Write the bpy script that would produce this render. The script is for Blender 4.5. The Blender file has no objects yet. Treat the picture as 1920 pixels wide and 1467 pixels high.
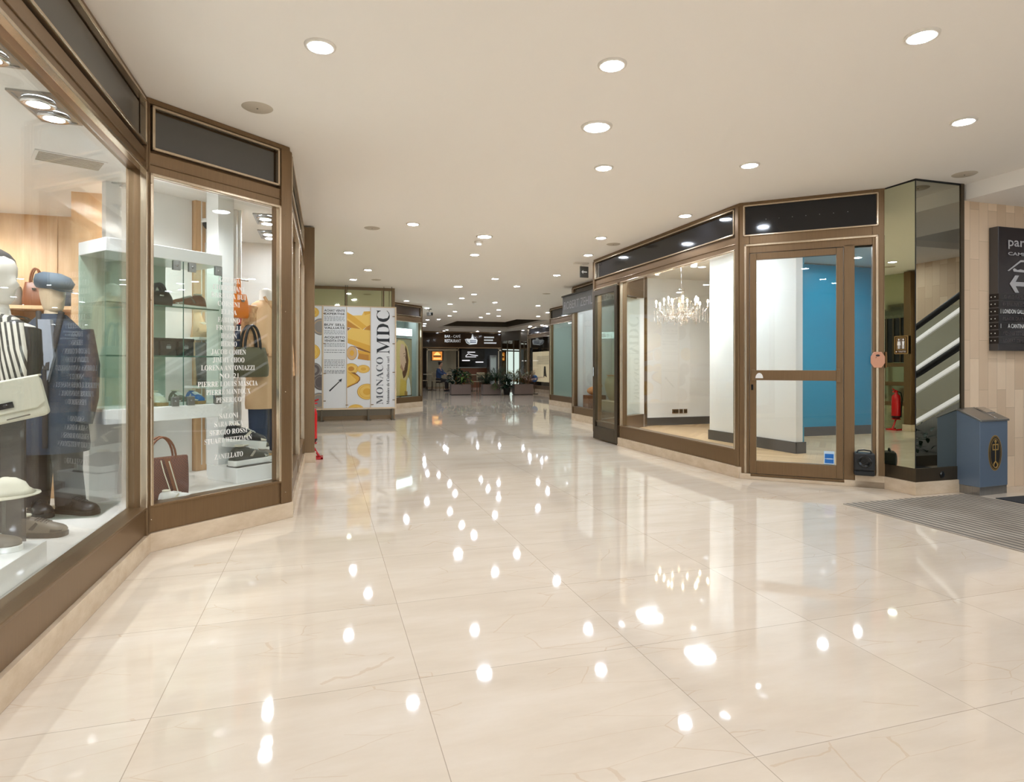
import bpy, math, random
from mathutils import Vector, Matrix
random.seed(7)
SC = bpy.context.scene
COL = SC.collection
PI = math.pi
H = 2.80                                   # ceiling height, metres
V = Vector

# ------------------------------------------------------------------ helpers
def lin(c):
    return tuple((x/255/12.92 if x/255 <= .04045 else ((x/255+.055)/1.055)**2.4) for x in c)

def mat(name, rgb=(200,200,200), rough=.5, metal=0., emit=0., spec=.5, ergb=None, coat=0.):
    m = bpy.data.materials.new(name); m.use_nodes = True
    b = m.node_tree.nodes['Principled BSDF']
    c = lin(rgb)+(1,)
    b.inputs['Base Color'].default_value = c
    b.inputs['Roughness'].default_value = rough
    b.inputs['Metallic'].default_value = metal
    b.inputs['Specular IOR Level'].default_value = spec
    b.inputs['Coat Weight'].default_value = coat
    if emit:
        b.inputs['Emission Color'].default_value = lin(ergb or rgb)+(1,)
        b.inputs['Emission Strength'].default_value = emit
    return m

class NT:
    def __init__(s, m): s.t = m.node_tree; s.b = s.t.nodes['Principled BSDF']
    def n(s, typ, ins={}, **kw):
        nd = s.t.nodes.new(typ)
        for k, v in kw.items(): setattr(nd, k, v)
        for k, v in ins.items():
            if isinstance(v, bpy.types.NodeSocket): s.t.links.new(v, nd.inputs[k])
            else: nd.inputs[k].default_value = v
        return nd
    def math(s, op, a, b=0.):
        return s.n('ShaderNodeMath', {0: a, 1: b}, operation=op).outputs[0]
    def mix(s, f, a, b, blend='MIX'):
        nd = s.n('ShaderNodeMix', data_type='RGBA', blend_type=blend)
        for i, v in ((0, f), (6, a), (7, b)):
            if isinstance(v, bpy.types.NodeSocket): s.t.links.new(v, nd.inputs[i])
            else: nd.inputs[i].default_value = v if i == 0 else lin(v)+(1,)
        return nd.outputs[2]
    def ramp(s, f, stops):
        nd = s.n('ShaderNodeValToRGB', {0: f}); e = nd.color_ramp.elements
        while len(e) < len(stops): e.new(.5)
        for el, (p, c) in zip(e, stops): el.position = p; el.color = lin(c)+(1,)
        return nd.outputs[0]
    def coord(s, scale=(1,1,1), rot=(0,0,0)):
        tc = s.n('ShaderNodeTexCoord')
        return s.n('ShaderNodeMapping', {0: tc.outputs['Object'], 'Scale': scale, 'Rotation': rot}).outputs[0]
    def out(s, col=None, rough=None, bump=None, bs=.1):
        if col is not None: s.t.links.new(col, s.b.inputs['Base Color'])
        if rough is not None: s.t.links.new(rough, s.b.inputs['Roughness'])
        if bump is not None:
            bn = s.n('ShaderNodeBump', {'Height': bump, 'Strength': bs, 'Distance': .01})
            s.t.links.new(bn.outputs[0], s.b.inputs['Normal'])

def glass(name, tint=(255,255,255), r0=.045, rough=0.):
    m = bpy.data.materials.new(name); m.use_nodes = True
    t = m.node_tree; t.nodes.clear()
    o = t.nodes.new('ShaderNodeOutputMaterial'); mx = t.nodes.new('ShaderNodeMixShader')
    tr = t.nodes.new('ShaderNodeBsdfTransparent'); tr.inputs[0].default_value = lin(tint)+(1,)
    gl = t.nodes.new('ShaderNodeBsdfGlossy'); gl.inputs['Roughness'].default_value = rough
    lw = t.nodes.new('ShaderNodeLayerWeight'); lw.inputs[0].default_value = .5
    p = t.nodes.new('ShaderNodeMath'); p.operation = 'POWER'; p.inputs[1].default_value = 5
    a = t.nodes.new('ShaderNodeMath'); a.operation = 'MULTIPLY_ADD'; a.inputs[1].default_value = 1-r0; a.inputs[2].default_value = r0
    L = t.links.new
    L(lw.outputs['Facing'], p.inputs[0]); L(p.outputs[0], a.inputs[0]); L(a.outputs[0], mx.inputs[0])
    L(tr.outputs[0], mx.inputs[1]); L(gl.outputs[0], mx.inputs[2]); L(mx.outputs[0], o.inputs[0])
    return m

def frame(A, B, z=0.):
    """local x runs from A to B, local y is to the left of it, local z is up"""
    e = (V((B[0], B[1], 0))-V((A[0], A[1], 0))).normalized()
    n = V((-e.y, e.x, 0))
    return Matrix(((e.x, n.x, 0, A[0]), (e.y, n.y, 0, A[1]), (0, 0, 1, z), (0, 0, 0, 1)))
def at(x, y, z=0., rz=0.): return Matrix.Translation((x, y, z)) @ Matrix.Rotation(rz, 4, 'Z')
def RX(a): return Matrix.Rotation(a, 4, 'X')
def RY(a): return Matrix.Rotation(a, 4, 'Y')
def RZ(a): return Matrix.Rotation(a, 4, 'Z')
def T(x, y, z): return Matrix.Translation((x, y, z))

BOLD = {}
for i in range(26):
    BOLD[chr(65+i)] = chr(0x1D400+i); BOLD[chr(97+i)] = chr(0x1D41A+i)
def serif(s): return ''.join(BOLD.get(c, c) for c in s)
_txt = {}
def text_mesh(body, bold=0., spacing=1.):
    k = (body, bold, spacing)
    if k not in _txt:
        c = bpy.data.curves.new('lettering', 'FONT'); c.body = body; c.offset = bold; c.space_character = spacing
        c.resolution_u = 2
        o = bpy.data.objects.new('lettering', c); COL.objects.link(o)
        bpy.context.view_layer.update()
        me = bpy.data.meshes.new_from_object(o.evaluated_get(bpy.context.evaluated_depsgraph_get()))
        vs = [v.co.copy() for v in me.vertices]; fs = [tuple(p.vertices) for p in me.polygons]
        bpy.data.objects.remove(o); bpy.data.curves.remove(c); bpy.data.meshes.remove(me)
        _txt[k] = (vs, fs)
    return _txt[k]

class MB:
    def __init__(s, M=None):
        s.v = []; s.f = []; s.mi = []; s.sm = []; s.M = M or Matrix()
    def add(s, vs, fs, m=0, smooth=False, M=None):
        b = len(s.v); X = s.M @ M if M is not None else s.M
        s.v += [X @ V(p) for p in vs]
        for f in fs: s.f.append(tuple(i+b for i in f)); s.mi.append(m); s.sm.append(smooth)
        return s
    def box(s, x0, x1, y0, y1, z0, z1, m=0, M=None):
        vs = [(x,y,z) for z in (z0,z1) for y in (y0,y1) for x in (x0,x1)]
        return s.add(vs, [(0,2,3,1),(4,5,7,6),(0,1,5,4),(2,6,7,3),(0,4,6,2),(1,3,7,5)], m, False, M)
    def poly(s, pts, m=0, M=None): return s.add(pts, [tuple(range(len(pts)))], m, False, M)
    def prism(s, pts, a, b, m=0, axis='z', M=None):
        """a flat outline pulled from a to b along one axis: z takes (x,y), y takes (x,z), x takes (y,z)"""
        n = len(pts)
        mk = {'z': lambda p, q: (p[0],p[1],q), 'y': lambda p, q: (p[0],q,p[1]), 'x': lambda p, q: (q,p[0],p[1])}[axis]
        vs = [mk(p, a) for p in pts]+[mk(p, b) for p in pts]
        fs = [tuple(range(n))[::-1], tuple(range(n, 2*n))]+[(i, (i+1) % n, n+(i+1) % n, n+i) for i in range(n)]
        return s.add(vs, fs, m, False, M)
    def loft(s, rings, m=0, caps=True, smooth=True, M=None, closed=True):
        n = len(rings[0]); vs = [p for r in rings for p in r]; fs = []
        for j in range(len(rings)-1):
            for i in range(n if closed else n-1):
                fs.append((j*n+i, j*n+(i+1) % n, (j+1)*n+(i+1) % n, (j+1)*n+i))
        s.add(vs, fs, m, smooth, M)
        if caps and closed:
            s.add(rings[0][::-1], [tuple(range(n))], m, False, M); s.add(rings[-1], [tuple(range(n))], m, False, M)
        return s
    def tube(s, pts, r, seg=8, m=0, M=None, caps=True, flat=1.):
        pts = [V(p) for p in pts]; rs = r if isinstance(r, (list, tuple)) else [r]*len(pts); rings = []
        up = None
        for i, p in enumerate(pts):
            d = (pts[min(i+1, len(pts)-1)]-pts[max(i-1, 0)]).normalized()
            if up is None: up = V((0,0,1)) if abs(d.z) < .9 else V((1,0,0))
            a = d.cross(up).normalized(); b = a.cross(d).normalized(); up = b
            rings.append([p+(a*math.cos(t)+b*math.sin(t)*flat)*rs[i] for t in (2*PI*k/seg for k in range(seg))])
        return s.loft(rings, m, caps, True, M)
    def lathe(s, prof, c=(0,0,0), seg=20, m=0, M=None, sx=1., sy=1., smooth=True, caps=True):
        rings = [[(c[0]+r*sx*math.cos(2*PI*k/seg), c[1]+r*sy*math.sin(2*PI*k/seg), c[2]+z) for k in range(seg)] for r, z in prof]
        return s.loft(rings, m, caps, smooth, M)
    def ell(s, c, r, seg=14, m=0, M=None, n=8):
        prof = [(max(1e-4, math.cos(t)), math.sin(t)) for t in (-PI/2+PI*i/n for i in range(n+1))]
        rings = [[(c[0]+p*r[0]*math.cos(2*PI*k/seg), c[1]+p*r[1]*math.sin(2*PI*k/seg), c[2]+z*r[2]) for k in range(seg)] for p, z in prof]
        return s.loft(rings, m, False, True, M)
    def disc(s, c, rx, rz, m=0, M=None, seg=24, y=None):
        """flat ellipse facing -y"""
        return s.poly([(c[0]+rx*math.cos(2*PI*k/seg), c[1], c[2]+rz*math.sin(2*PI*k/seg)) for k in range(seg)], m, M)
    def text(s, body, x, z, size, m=0, M=None, y=0., align='l', width=None, bold=0., spacing=1., flip=False):
        """lettering standing in the local xz plane, read from -y; width squeezes it to a given length"""
        vs, fs = text_mesh(body, bold, spacing)
        if not vs: return s
        x0 = min(v.x for v in vs); x1 = max(v.x for v in vs)
        k = size/.72; kx = width/(x1-x0) if width else k
        w = (x1-x0)*kx; off = {'l': 0, 'c': -w/2, 'r': -w}[align]
        return s.add([(x+off+(v.x-x0)*kx, y, z+v.y*k) for v in vs], fs, m, False, M)
    def build(s, name, mats, parent=None, bevel=0., subd=0, seg=2):
        me = bpy.data.meshes.new(name)
        root = parent
        while root is not None and root.parent is not None: root = root.parent
        if root is not None:
            X = root_matrix(root).inverted()
            base = None
        else:
            xs = [p.x for p in s.v]; ys = [p.y for p in s.v]; zs = [p.z for p in s.v]
            base = V(((min(xs)+max(xs))/2, (min(ys)+max(ys))/2, min(zs)))
            X = Matrix.Translation(-base)
        me.from_pydata([X @ p for p in s.v], [], s.f)
        mats = mats if isinstance(mats, (list, tuple)) else [mats]
        for m in mats: me.materials.append(m)
        me.polygons.foreach_set('material_index', s.mi)
        me.polygons.foreach_set('use_smooth', s.sm)
        me.update()
        o = bpy.data.objects.new(name, me); COL.objects.link(o)
        if parent is not None: o.parent = parent
        else: o.location = base
        if bevel:
            b = o.modifiers.new('bevel', 'BEVEL'); b.width = bevel; b.segments = seg; b.limit_method = 'ANGLE'; b.angle_limit = .7
        if subd:
            b = o.modifiers.new('subd', 'SUBSURF'); b.levels = subd; b.render_levels = subd
        return o

def root_matrix(o): return Matrix.Translation(o.location) @ o.rotation_euler.to_matrix().to_4x4()
def tag(o, label, cat=None, group=None, kind=None):
    o['label'] = label
    if cat: o['category'] = cat
    if group: o['group'] = group
    if kind: o['kind'] = kind
    return o
def thing(name, label, cat, loc=(0,0,0), rz=0., group=None):
    o = bpy.data.objects.new(name, None); COL.objects.link(o); o.empty_display_size = .1
    o.location = loc; o.rotation_euler = (0, 0, rz)
    return tag(o, label, cat, group)
def struct(o, label): return tag(o, label, None, None, 'structure')
def sroot(name, label, loc):
    o = bpy.data.objects.new(name, None); COL.objects.link(o); o.location = loc
    return struct(o, label)
def dup(root, loc, rz=0., label=None, group=None, scale=None):
    r = root.copy(); COL.objects.link(r); r.location = loc; r.rotation_euler = (0, 0, rz)
    if scale: r.scale = (scale,)*3
    if label: r['label'] = label
    if group: r['group'] = group
    for ch in list(root.children):
        c = ch.copy(); COL.objects.link(c); c.parent = r
        for g in list(ch.children):
            d = g.copy(); COL.objects.link(d); d.parent = c
    return r

# ------------------------------------------------------------------ materials
M = {}
def floor_marble():
    m = mat('polished_cream_marble', (226,210,188), .04, spec=.55)
    t = NT(m); p = t.coord()
    sx = t.n('ShaderNodeSeparateXYZ', {0: p})
    def lines(o, off, pitch, w):
        a = t.math('DIVIDE', t.math('SUBTRACT', o, off-w/2), pitch)
        fr = t.math('FRACT', a)
        return t.math('LESS_THAN', fr, w/pitch), t.math('FLOOR', a)
    l1, c1 = lines(sx.outputs[0], .335, .875, .003)
    l2, c2 = lines(sx.outputs[1], 1.52, .742, .003)
    cell = t.n('ShaderNodeCombineXYZ', {0: c1, 1: c2})
    wn = t.n('ShaderNodeTexWhiteNoise', {0: cell.outputs[0]}, noise_dimensions='3D')
    # broad clouding drawn out along the stone's bed, a little different on each slab
    sh = t.n('ShaderNodeVectorMath', {0: p, 1: wn.outputs['Color']}, operation='ADD')
    st = t.n('ShaderNodeMapping', {0: sh.outputs[0], 'Scale': (.9, 3.2, 1)})
    n1 = t.n('ShaderNodeTexNoise', {'Vector': st.outputs[0], 'Scale': 1.6, 'Detail': 8., 'Roughness': .62})
    base = t.ramp(n1.outputs[0], [(.3, (214,198,178)), (.5, (223,208,189)), (.72, (231,218,202))])
    n2 = t.n('ShaderNodeTexNoise', {'Vector': sh.outputs[0], 'Scale': 14., 'Detail': 6., 'Roughness': .7})
    base = t.mix(t.math('MULTIPLY', n2.outputs[0], .28), base, (220,200,176))
    # hairline veins
    ds = t.n('ShaderNodeTexNoise', {'Vector': sh.outputs[0], 'Scale': 3., 'Detail': 5.})
    dv = t.n('ShaderNodeMix', {0: .12, 4: st.outputs[0], 5: ds.outputs['Color']}, data_type='VECTOR')
    vo = t.n('ShaderNodeTexVoronoi', {'Vector': dv.outputs[1], 'Scale': 2.3}, feature='DISTANCE_TO_EDGE')
    vein = t.math('LESS_THAN', vo.outputs['Distance'], .006)
    vm = t.n('ShaderNodeTexNoise', {'Vector': p, 'Scale': 1.3, 'Detail': 2.})
    vein = t.math('MULTIPLY', vein, t.math('MULTIPLY', t.math('GREATER_THAN', vm.outputs[0], .5), .3))
    base = t.mix(vein, base, (196,160,120))
    tone = t.math('MULTIPLY', wn.outputs['Value'], .07)
    base = t.mix(tone, base, (206,188,166))
    grout = t.math('MULTIPLY', t.math('MAXIMUM', l1, l2), .55)
    base = t.mix(grout, base, (140,118,96))
    t.out(base)
    return m
M['floor'] = floor_marble()
def plain_marble(name, c1, c2, rough, sc=3.):
    m = mat(name, c1, rough); t = NT(m)
    n = t.n('ShaderNodeTexNoise', {'Vector': t.coord((1,1,2)), 'Scale': sc, 'Detail': 8., 'Roughness': .65})
    t.out(t.ramp(n.outputs[0], [(.3, c2), (.7, c1)])); return m
M['plinth'] = plain_marble('cream_plinth_marble', (222,202,176), (200,177,148), .22, 5.)
def travertine():
    m = mat('vertical_travertine_blocks', (196,172,144), .55); t = NT(m)
    tc = t.n('ShaderNodeTexCoord'); sp = t.n('ShaderNodeSeparateXYZ', {0: tc.outputs['Object']})
    h = t.math('ADD', sp.outputs[0], sp.outputs[1])
    v = t.n('ShaderNodeCombineXYZ', {0: sp.outputs[2], 1: h})
    b = t.n('ShaderNodeTexBrick', {'Vector': v.outputs[0], 'Color1': lin((236,211,180))+(1,), 'Color2': lin((200,171,139))+(1,),
        'Mortar': lin((150,128,104))+(1,), 'Scale': 1., 'Mortar Size': .0012, 'Bias': -.15, 'Brick Width': .46, 'Row Height': .115}, offset=.37, offset_frequency=2)
    n = t.n('ShaderNodeTexNoise', {'Vector': t.coord((1,1,.5)), 'Scale': 9., 'Detail': 9., 'Roughness': .7})
    c = t.mix(t.math('MULTIPLY', n.outputs[0], .45), b.outputs[0], (206,174,142))
    t.out(c, None, n.outputs[0], .15); return m
M['travertine'] = travertine()
M['ceil'] = mat('ceiling_warm_white', (249,243,235), .8)
M['white'] = mat('white_paint', (235,233,229), .55)
M['whitegloss'] = mat('white_lacquer', (238,238,236), .25)
M['shop_ceil'] = mat('shop_ceiling_white', (226,222,216), .7)
def brushed(name, rgb, rough, metal=.85, axis=(60,60,1.5)):
    m = mat(name, rgb, rough, metal); t = NT(m)
    n = t.n('ShaderNodeTexNoise', {'Vector': t.coord(axis), 'Scale': 3., 'Detail': 3.})
    d = tuple(max(0, int(x*.94)) for x in rgb)
    t.out(t.ramp(n.outputs[0], [(.3, d), (.7, rgb)])); return m
M['bronze'] = brushed('brushed_bronze', (130,104,74), .36, .6)
M['bronze_dark'] = brushed('dark_bronze', (92,80,64), .32, .7)
M['trim'] = brushed('pale_bronze_trim', (205,186,160), .22, .9)
M['panel_grey'] = mat('grey_fascia_panel', (84,80,74), .3)
M['panel_black'] = mat('black_gloss_fascia', (24,24,27), .08)
M['panel_brown'] = mat('brown_fascia', (70,52,38), .2)
M['black'] = mat('black_matt', (18,18,18), .6)
M['blackgloss'] = mat('black_gloss', (14,14,15), .12)
M['rubber'] = mat('black_rubber', (26,26,27), .45)
M['glass'] = glass('shop_glass', (250,252,250))
M['glass_green'] = glass('green_edged_glass', (246,251,248))
M['glass_edge'] = mat('glass_edge_green', (70,110,95), .15)
M['acrylic'] = glass('clear_acrylic', (240,246,244), .06)
M['mirror'] = mat('tinted_mirror', (196,200,176), .0, 1.)
M['mirror_grey'] = mat('grey_mirror', (178,178,166), .0, 1.)
M['mirror_green'] = mat('pale_green_mirror', (188,192,160), .04, .85)
M['chrome'] = mat('chrome', (205,205,206), .1, 1.)
M['steel'] = brushed('brushed_steel', (160,160,158), .3, .9)
M['lamp'] = mat('lamp_diffuser', (255,250,240), .5, emit=95., ergb=(229,239,253))
M['lampring'] = mat('lamp_ring_white', (228,220,208), .5)
M['spotglow'] = mat('spot_lens', (255,240,220), .3, emit=55., ergb=(240,240,245))
M['spotcool'] = mat('spot_lens_cool', (255,255,255), .3, emit=55., ergb=(226,240,255))
M['panel_lamp'] = mat('square_lamp', (255,255,255), .3, emit=60., ergb=(226,240,255))
M['candle'] = mat('candle_bulb', (255,244,220), .3, emit=22., ergb=(255,232,196))
M['strip'] = mat('light_strip', (255,255,255), .3, emit=.35, ergb=(250,248,255))
M['speaker_grille'] = mat('beige_speaker_grille', (196,184,166), .7)
M['text_white'] = mat('white_lettering', (240,238,232), .5)
M['text_black'] = mat('black_lettering', (34,36,40), .5)
M['text_grey'] = mat('grey_lettering', (150,152,156), .5)
M['poster_white'] = mat('poster_white', (232,232,234), .35)
def wood(name, c1, c2, rough=.45, ax=(1,1,.12), sc=18.):
    m = mat(name, c1, rough); t = NT(m)
    n = t.n('ShaderNodeTexNoise', {'Vector': t.coord(ax), 'Scale': sc, 'Detail': 5., 'Roughness': .6})
    t.out(t.ramp(n.outputs[0], [(.35, c2), (.65, c1)])); return m
M['tan_wood'] = wood('tan_wood_panel', (222,184,140), (204,162,116))
M['grey_wood'] = wood('dark_grey_wood', (74,70,68), (52,50,50), .5, (.12,.12,1.2), 30.)
def parquet():
    m = mat('oak_chevron_parquet', (206,170,122), .32); t = NT(m)
    tc = t.n('ShaderNodeTexCoord'); sp = t.n('ShaderNodeSeparateXYZ', {0: tc.outputs['Object']})
    fx = t.math('FRACT', t.math('DIVIDE', sp.outputs[0], .9))
    zig = t.math('MULTIPLY', t.math('ABSOLUTE', t.math('SUBTRACT', fx, .5)), .9)
    v = t.math('ADD', sp.outputs[1], zig)
    pl = t.math('DIVIDE', v, .1)
    ce = t.n('ShaderNodeCombineXYZ', {0: t.math('FLOOR', pl), 1: t.math('FLOOR', t.math('DIVIDE', sp.outputs[0], .45))})
    wn = t.n('ShaderNodeTexWhiteNoise', {0: ce.outputs[0]}, noise_dimensions='3D')
    n = t.n('ShaderNodeTexNoise', {'Vector': t.coord((8,8,1)), 'Scale': 6., 'Detail': 5.})
    c = t.ramp(wn.outputs['Value'], [(0., (196,158,112)), (.5, (212,176,130)), (1., (224,192,150))])
    c = t.mix(t.math('MULTIPLY', n.outputs[0], .3), c, (186,146,100))
    ln = t.math('MULTIPLY', t.math('LESS_THAN', t.math('FRACT', pl), .03), .6)
    t.out(t.mix(ln, c, (120,86,54))); return m
M['parquet'] = parquet()
M['skirting'] = mat('dark_skirting', (66,60,56), .4)
M['blue'] = mat('blue_paint', (0,134,164), .45)
def mat_ribs():
    m = mat('ribbed_entrance_mat', (118,108,98), .85); t = NT(m); p = t.coord()
    sp = t.n('ShaderNodeSeparateXYZ', {0: p})
    fr = t.math('FRACT', t.math('DIVIDE', sp.outputs[0], .0625))
    n = t.n('ShaderNodeTexNoise', {'Vector': p, 'Scale': 3., 'Detail': 6.})
    a = t.ramp(n.outputs[0], [(.35, (150,139,124)), (.65, (174,164,149))])
    t.out(t.mix(t.math('LESS_THAN', fr, .33), a, (84,77,70))); return m
M['mat_ribs'] = mat_ribs()
M['mat_dark'] = mat('charcoal_carpet_mat', (52,52,54), .95)
M['bin_blue'] = mat('slate_blue_metal', (108,124,143), .3, .3)
M['gold'] = mat('gold_print', (186,150,84), .4, .3)
M['brown_sign'] = mat('brown_sign_plate', (92,68,40), .3, .4)
M['sign_black'] = mat('sign_aubergine_black', (40,34,36), .3)
M['sign_row'] = mat('sign_strip', (28,23,25), .25)
M['sign_grey'] = mat('sign_grey_letter', (170,166,164), .4)
M['sign_dim'] = mat('sign_dim_letter', (78,70,70), .5)
M['sign_silver'] = mat('sign_silver_plate', (92,90,90), .35, .5)
M['copper'] = mat('copper_plate', (206,150,122), .35, .4)
M['red'] = mat('red_enamel', (205,24,28), .25)
M['sticker_blue'] = mat('blue_print', (30,110,190), .5)
M['sticker_pale'] = mat('pale_blue_print', (200,220,236), .5)

# ------------------------------------------------------------------ setting: floor, ceiling, walls
def floor_obj():
    b = MB(); b.box(-6, 14, -7.5, 36, -.1, 0)
    o = b.build('floor', M['floor'])
    # keep the pattern tied to the place: object origin at the world origin
    me = o.data; off = o.location.copy()
    me.transform(Matrix.Translation(off)); o.location = (0, 0, 0)
    return struct(o, 'polished cream marble floor laid in large square slabs')
floor_obj()
def origin0(o):
    off = o.location.copy(); o.data.transform(Matrix.Translation(off)); o.location = (0, 0, 0); return o

b = MB()
R = [(-6,14,4.2,21.15), (-6,5.6,-7.5,4.2), (-6,6.62,21.15,22.65), (7.93,14,21.15,26.85), (-6,4.75,22.65,26.85), (-6,14,26.85,36), (6.62,7.93,21.15,21.15)]
for x0, x1, y0, y1 in R[:6]: b.box(x0, x1, y0, y1, H, H+.08)
# bulkhead and lower soffit over the escalator hall
b.box(5.6, 5.66, -7.5, 4.2, 2.66, H+.08)
b.box(5.66, 6.7, -7.5, 4.2, 2.66, 2.74); b.box(6.7, 8.6, -7.5, 2.35, 2.66, 2.74)
struct(b.build('ceiling', M['ceil']), 'smooth warm white ceiling with a lower soffit on the right')
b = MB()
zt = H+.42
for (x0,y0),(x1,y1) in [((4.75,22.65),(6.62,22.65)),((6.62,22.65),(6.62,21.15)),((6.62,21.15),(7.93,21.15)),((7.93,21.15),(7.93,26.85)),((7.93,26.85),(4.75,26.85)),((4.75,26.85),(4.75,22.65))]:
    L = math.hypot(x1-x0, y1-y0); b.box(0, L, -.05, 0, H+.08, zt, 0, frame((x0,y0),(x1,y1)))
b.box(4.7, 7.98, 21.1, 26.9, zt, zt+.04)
M['coffer'] = mat('coffer_shade_brown', (92,80,66), .7)  # dark brown stands in for the shade inside the recess
struct(b.build('trim_coffer', M['coffer']), 'ceiling recess in front of the cafe, its shade painted dark brown')

def wall(name, pts, z0, z1, m, label, t=.12):
    b = MB()
    for A, B in zip(pts, pts[1:]):
        L = math.hypot(B[0]-A[0], B[1]-A[1]); b.box(0, L, 0, t, z0, z1, 0, frame(A, B))
    return struct(origin0(b.build(name, m)), label)
wall('wall_travertine', [(5.57,4.2),(6.85,4.2)], 0, 2.66, M['travertine'], 'wall of vertical beige travertine blocks behind the bin')
wall('wall_escalator', [(8.45,5.5),(8.45,-7.5)], 0, 4.2, M['travertine'], 'travertine wall alongside the escalators')
b = MB(); b.box(6.7,8.57,5.5,5.6,0,4.2); b.box(6.75,6.85,4.32,5.5,0,4.2); b.box(6.7,8.57,2.35,5.6,4.1,4.2); b.box(6.7,8.45,2.27,2.35,2.74,4.2); b.box(6.62,6.7,2.35,4.3,2.74,4.2)
struct(b.build('wall_shaft', M['white']), 'plain walls around the escalator shaft')
wall('wall_rear', [(-1.2,-7.5),(-6,-7.5)], 0, H+.1, M['white'], 'plain wall behind the viewpoint beside an opening added for fill light')  # rest of the rear side left open so world light enters as fill
# left shop shell
b = MB()
b.box(-4.3,-4.2,-7.5,7.7,0,H); b.box(-4.3,-.32,7.6,7.7,0,H); b.box(-1.2,-1.1,-7.5,-.6,0,H)
struct(b.build('wall_left', M['white']), 'white inner walls of the shoe and bag shop')
b = MB(); b.box(-4.2,-1.09,-.6,7.6,.2,.25)
b.prism([(-1.09,4.36),(-.33,5.02),(-.33,7.6),(-1.09,7.6)], .2, .25)
M['shop_floor'] = mat('pale_display_floor', (232,228,222), .35)
struct(b.build('floor_display', M['shop_floor']), 'pale raised display floor inside the shoe shop window')
b = MB(); b.box(-4.2,-1.1,-.6,7.6,2.55,2.6); b.prism([(-1.1,4.3),(-.3,5.0),(-.3,7.6),(-1.1,7.6)], 2.55, 2.6)
struct(b.build('ceiling_left_shop', M['shop_ceil']), 'white ceiling inside the shoe shop')
# tan panelled back wall of the left shop
b = MB(); b.box(-4.2,-1.35,6.78,6.84,.25,2.55)
for x in (-3.6,-3.0,-2.4,-1.95): b.box(x-.004,x+.004,6.77,6.78,.25,2.55)
struct(b.build('wall_tan_panels', M['tan_wood']), 'tan wood panelled back wall of the shoe shop')
# recess wall between the left shop and the coin board
b = MB(); b.box(-.47,-.35,7.7,13.4,0,H)
struct(b.build('wall_recess', M['mirror_green']), 'pale mirrored wall in the recess behind the pillar')
g = sroot('trim_recess', 'bronze bands and dark slatted grille on the mirrored recess wall', (-.35, 9, 0))
b = MB()
for z in (.42, .78, 1.12): b.box(-.36,-.335,7.75,13.3,z,z+.07)
for y in (7.78, 8.55, 9.3, 10.2, 11.1, 12.0): b.box(-.36,-.335,y,y+.05,.1,2.1)
b.build('band', M['bronze'], g)
b = MB(); b.box(-.345,-.338,7.85,8.55,1.2,2.0); b.build('grille_back', M['black'], g)
b = MB()
for k in range(6): b.box(-.34,-.325,7.85+k*.13,7.88+k*.13,1.2,2.0)
b.build('slats', M['bronze_dark'], g)
# mirrored wall behind the coin board
g = sroot('wall_mirror', 'pale green mirror panelled wall behind the coin dealer board', (.6, 13.45, 0))
b = MB(); b.box(-.47,1.42,13.42,13.5,.1,2.74); b.build('mirror_panel', M['mirror_green'], g)
b = MB(); b.box(-.47,1.45,13.4,13.5,2.74,H); b.box(1.39,1.45,13.38,13.5,0,2.74)
for x in (.43,1.2): b.box(x,x+.02,13.41,13.42,.2,2.74)
b.box(-.47,1.39,13.4,13.5,0,.22); b.build('frame', M['bronze'], g)
b = MB(); b.box(1.1,1.18,13.5,15.7,0,H); struct(b.build('wall_link', M['bronze_dark']), 'bronze side wall between the coin board and the hair salon')

# ------------------------------------------------------------------ shopfronts
GZ0, GZ1 = .285, 2.335
def shopfront(name, A, B, label, mull=(), panel='panel_grey', glass_m='glass', posts=(1,1), z0=.115, gz0=GZ0, y_in=.05):
    L = math.hypot(B[0]-A[0], B[1]-A[1]); F = frame(A, B)
    r = sroot(name, label, (A[0], A[1], 0))
    b = MB(F)
    b.box(0, L, 0, .1, z0, gz0); b.box(0, L, -.012, .1, gz0-.012, gz0+.005)
    b.box(0, L, 0, .1, GZ1, 2.465); b.box(0, L, -.008, .1, 2.385, 2.395); b.box(0, L, 0, .1, 2.765, H)
    b.box(0, L, .05, .1, 2.465, 2.765)
    pw = [.055 if p == 1 else p for p in posts]
    if posts[0]: b.box(0, pw[0], -.015, .1, z0, 2.765)
    if posts[1]: b.box(L-pw[1], L, -.015, .1, z0, 2.765)
    for k in mull: b.box(k-.03, k+.03, -.005, .1, z0, GZ1)
    b.build('frame', M['bronze'], r, bevel=.004)
    ks = [pw[0] or .01]+[q for k in mull for q in (k-.03, k+.03)]+[L-(pw[1] or .01)]
    t = MB(F)
    def rect(x0, x1, z0_, z1_, w, bottom=True):
        t.box(x0, x1, -.018, .02, z1_-w, z1_)
        if bottom: t.box(x0, x1, -.018, .02, z0_, z0_+w)
        t.box(x0, x0+w, -.018, .02, z0_, z1_); t.box(x1-w, x1, -.018, .02, z0_, z1_)
    rect(ks[0]+.012, ks[-1]-.012, 2.478, 2.755, .018)
    for i in range(0, len(ks), 2): rect(ks[i], ks[i+1], gz0, GZ1, .02, False)
    t.build('pale_trim', M['trim'], r, bevel=.004)
    p = MB(F); p.box(ks[0]+.04, ks[-1]-.04, .02, .045, 2.506, 2.727); p.build('fascia_panel', M[panel], r)
    for i in range(0, len(ks), 2):
        q = MB(F); q.box(ks[i]+.02, ks[i+1]-.02, y_in, y_in+.008, gz0, GZ1-.02); q.build('glass_pane', M[glass_m], r)
    return r, F
LA, LB, LC, LD = (-1.04,4.27), (-.25,4.95), (-.24,7.66), (-.11,7.70)
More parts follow.
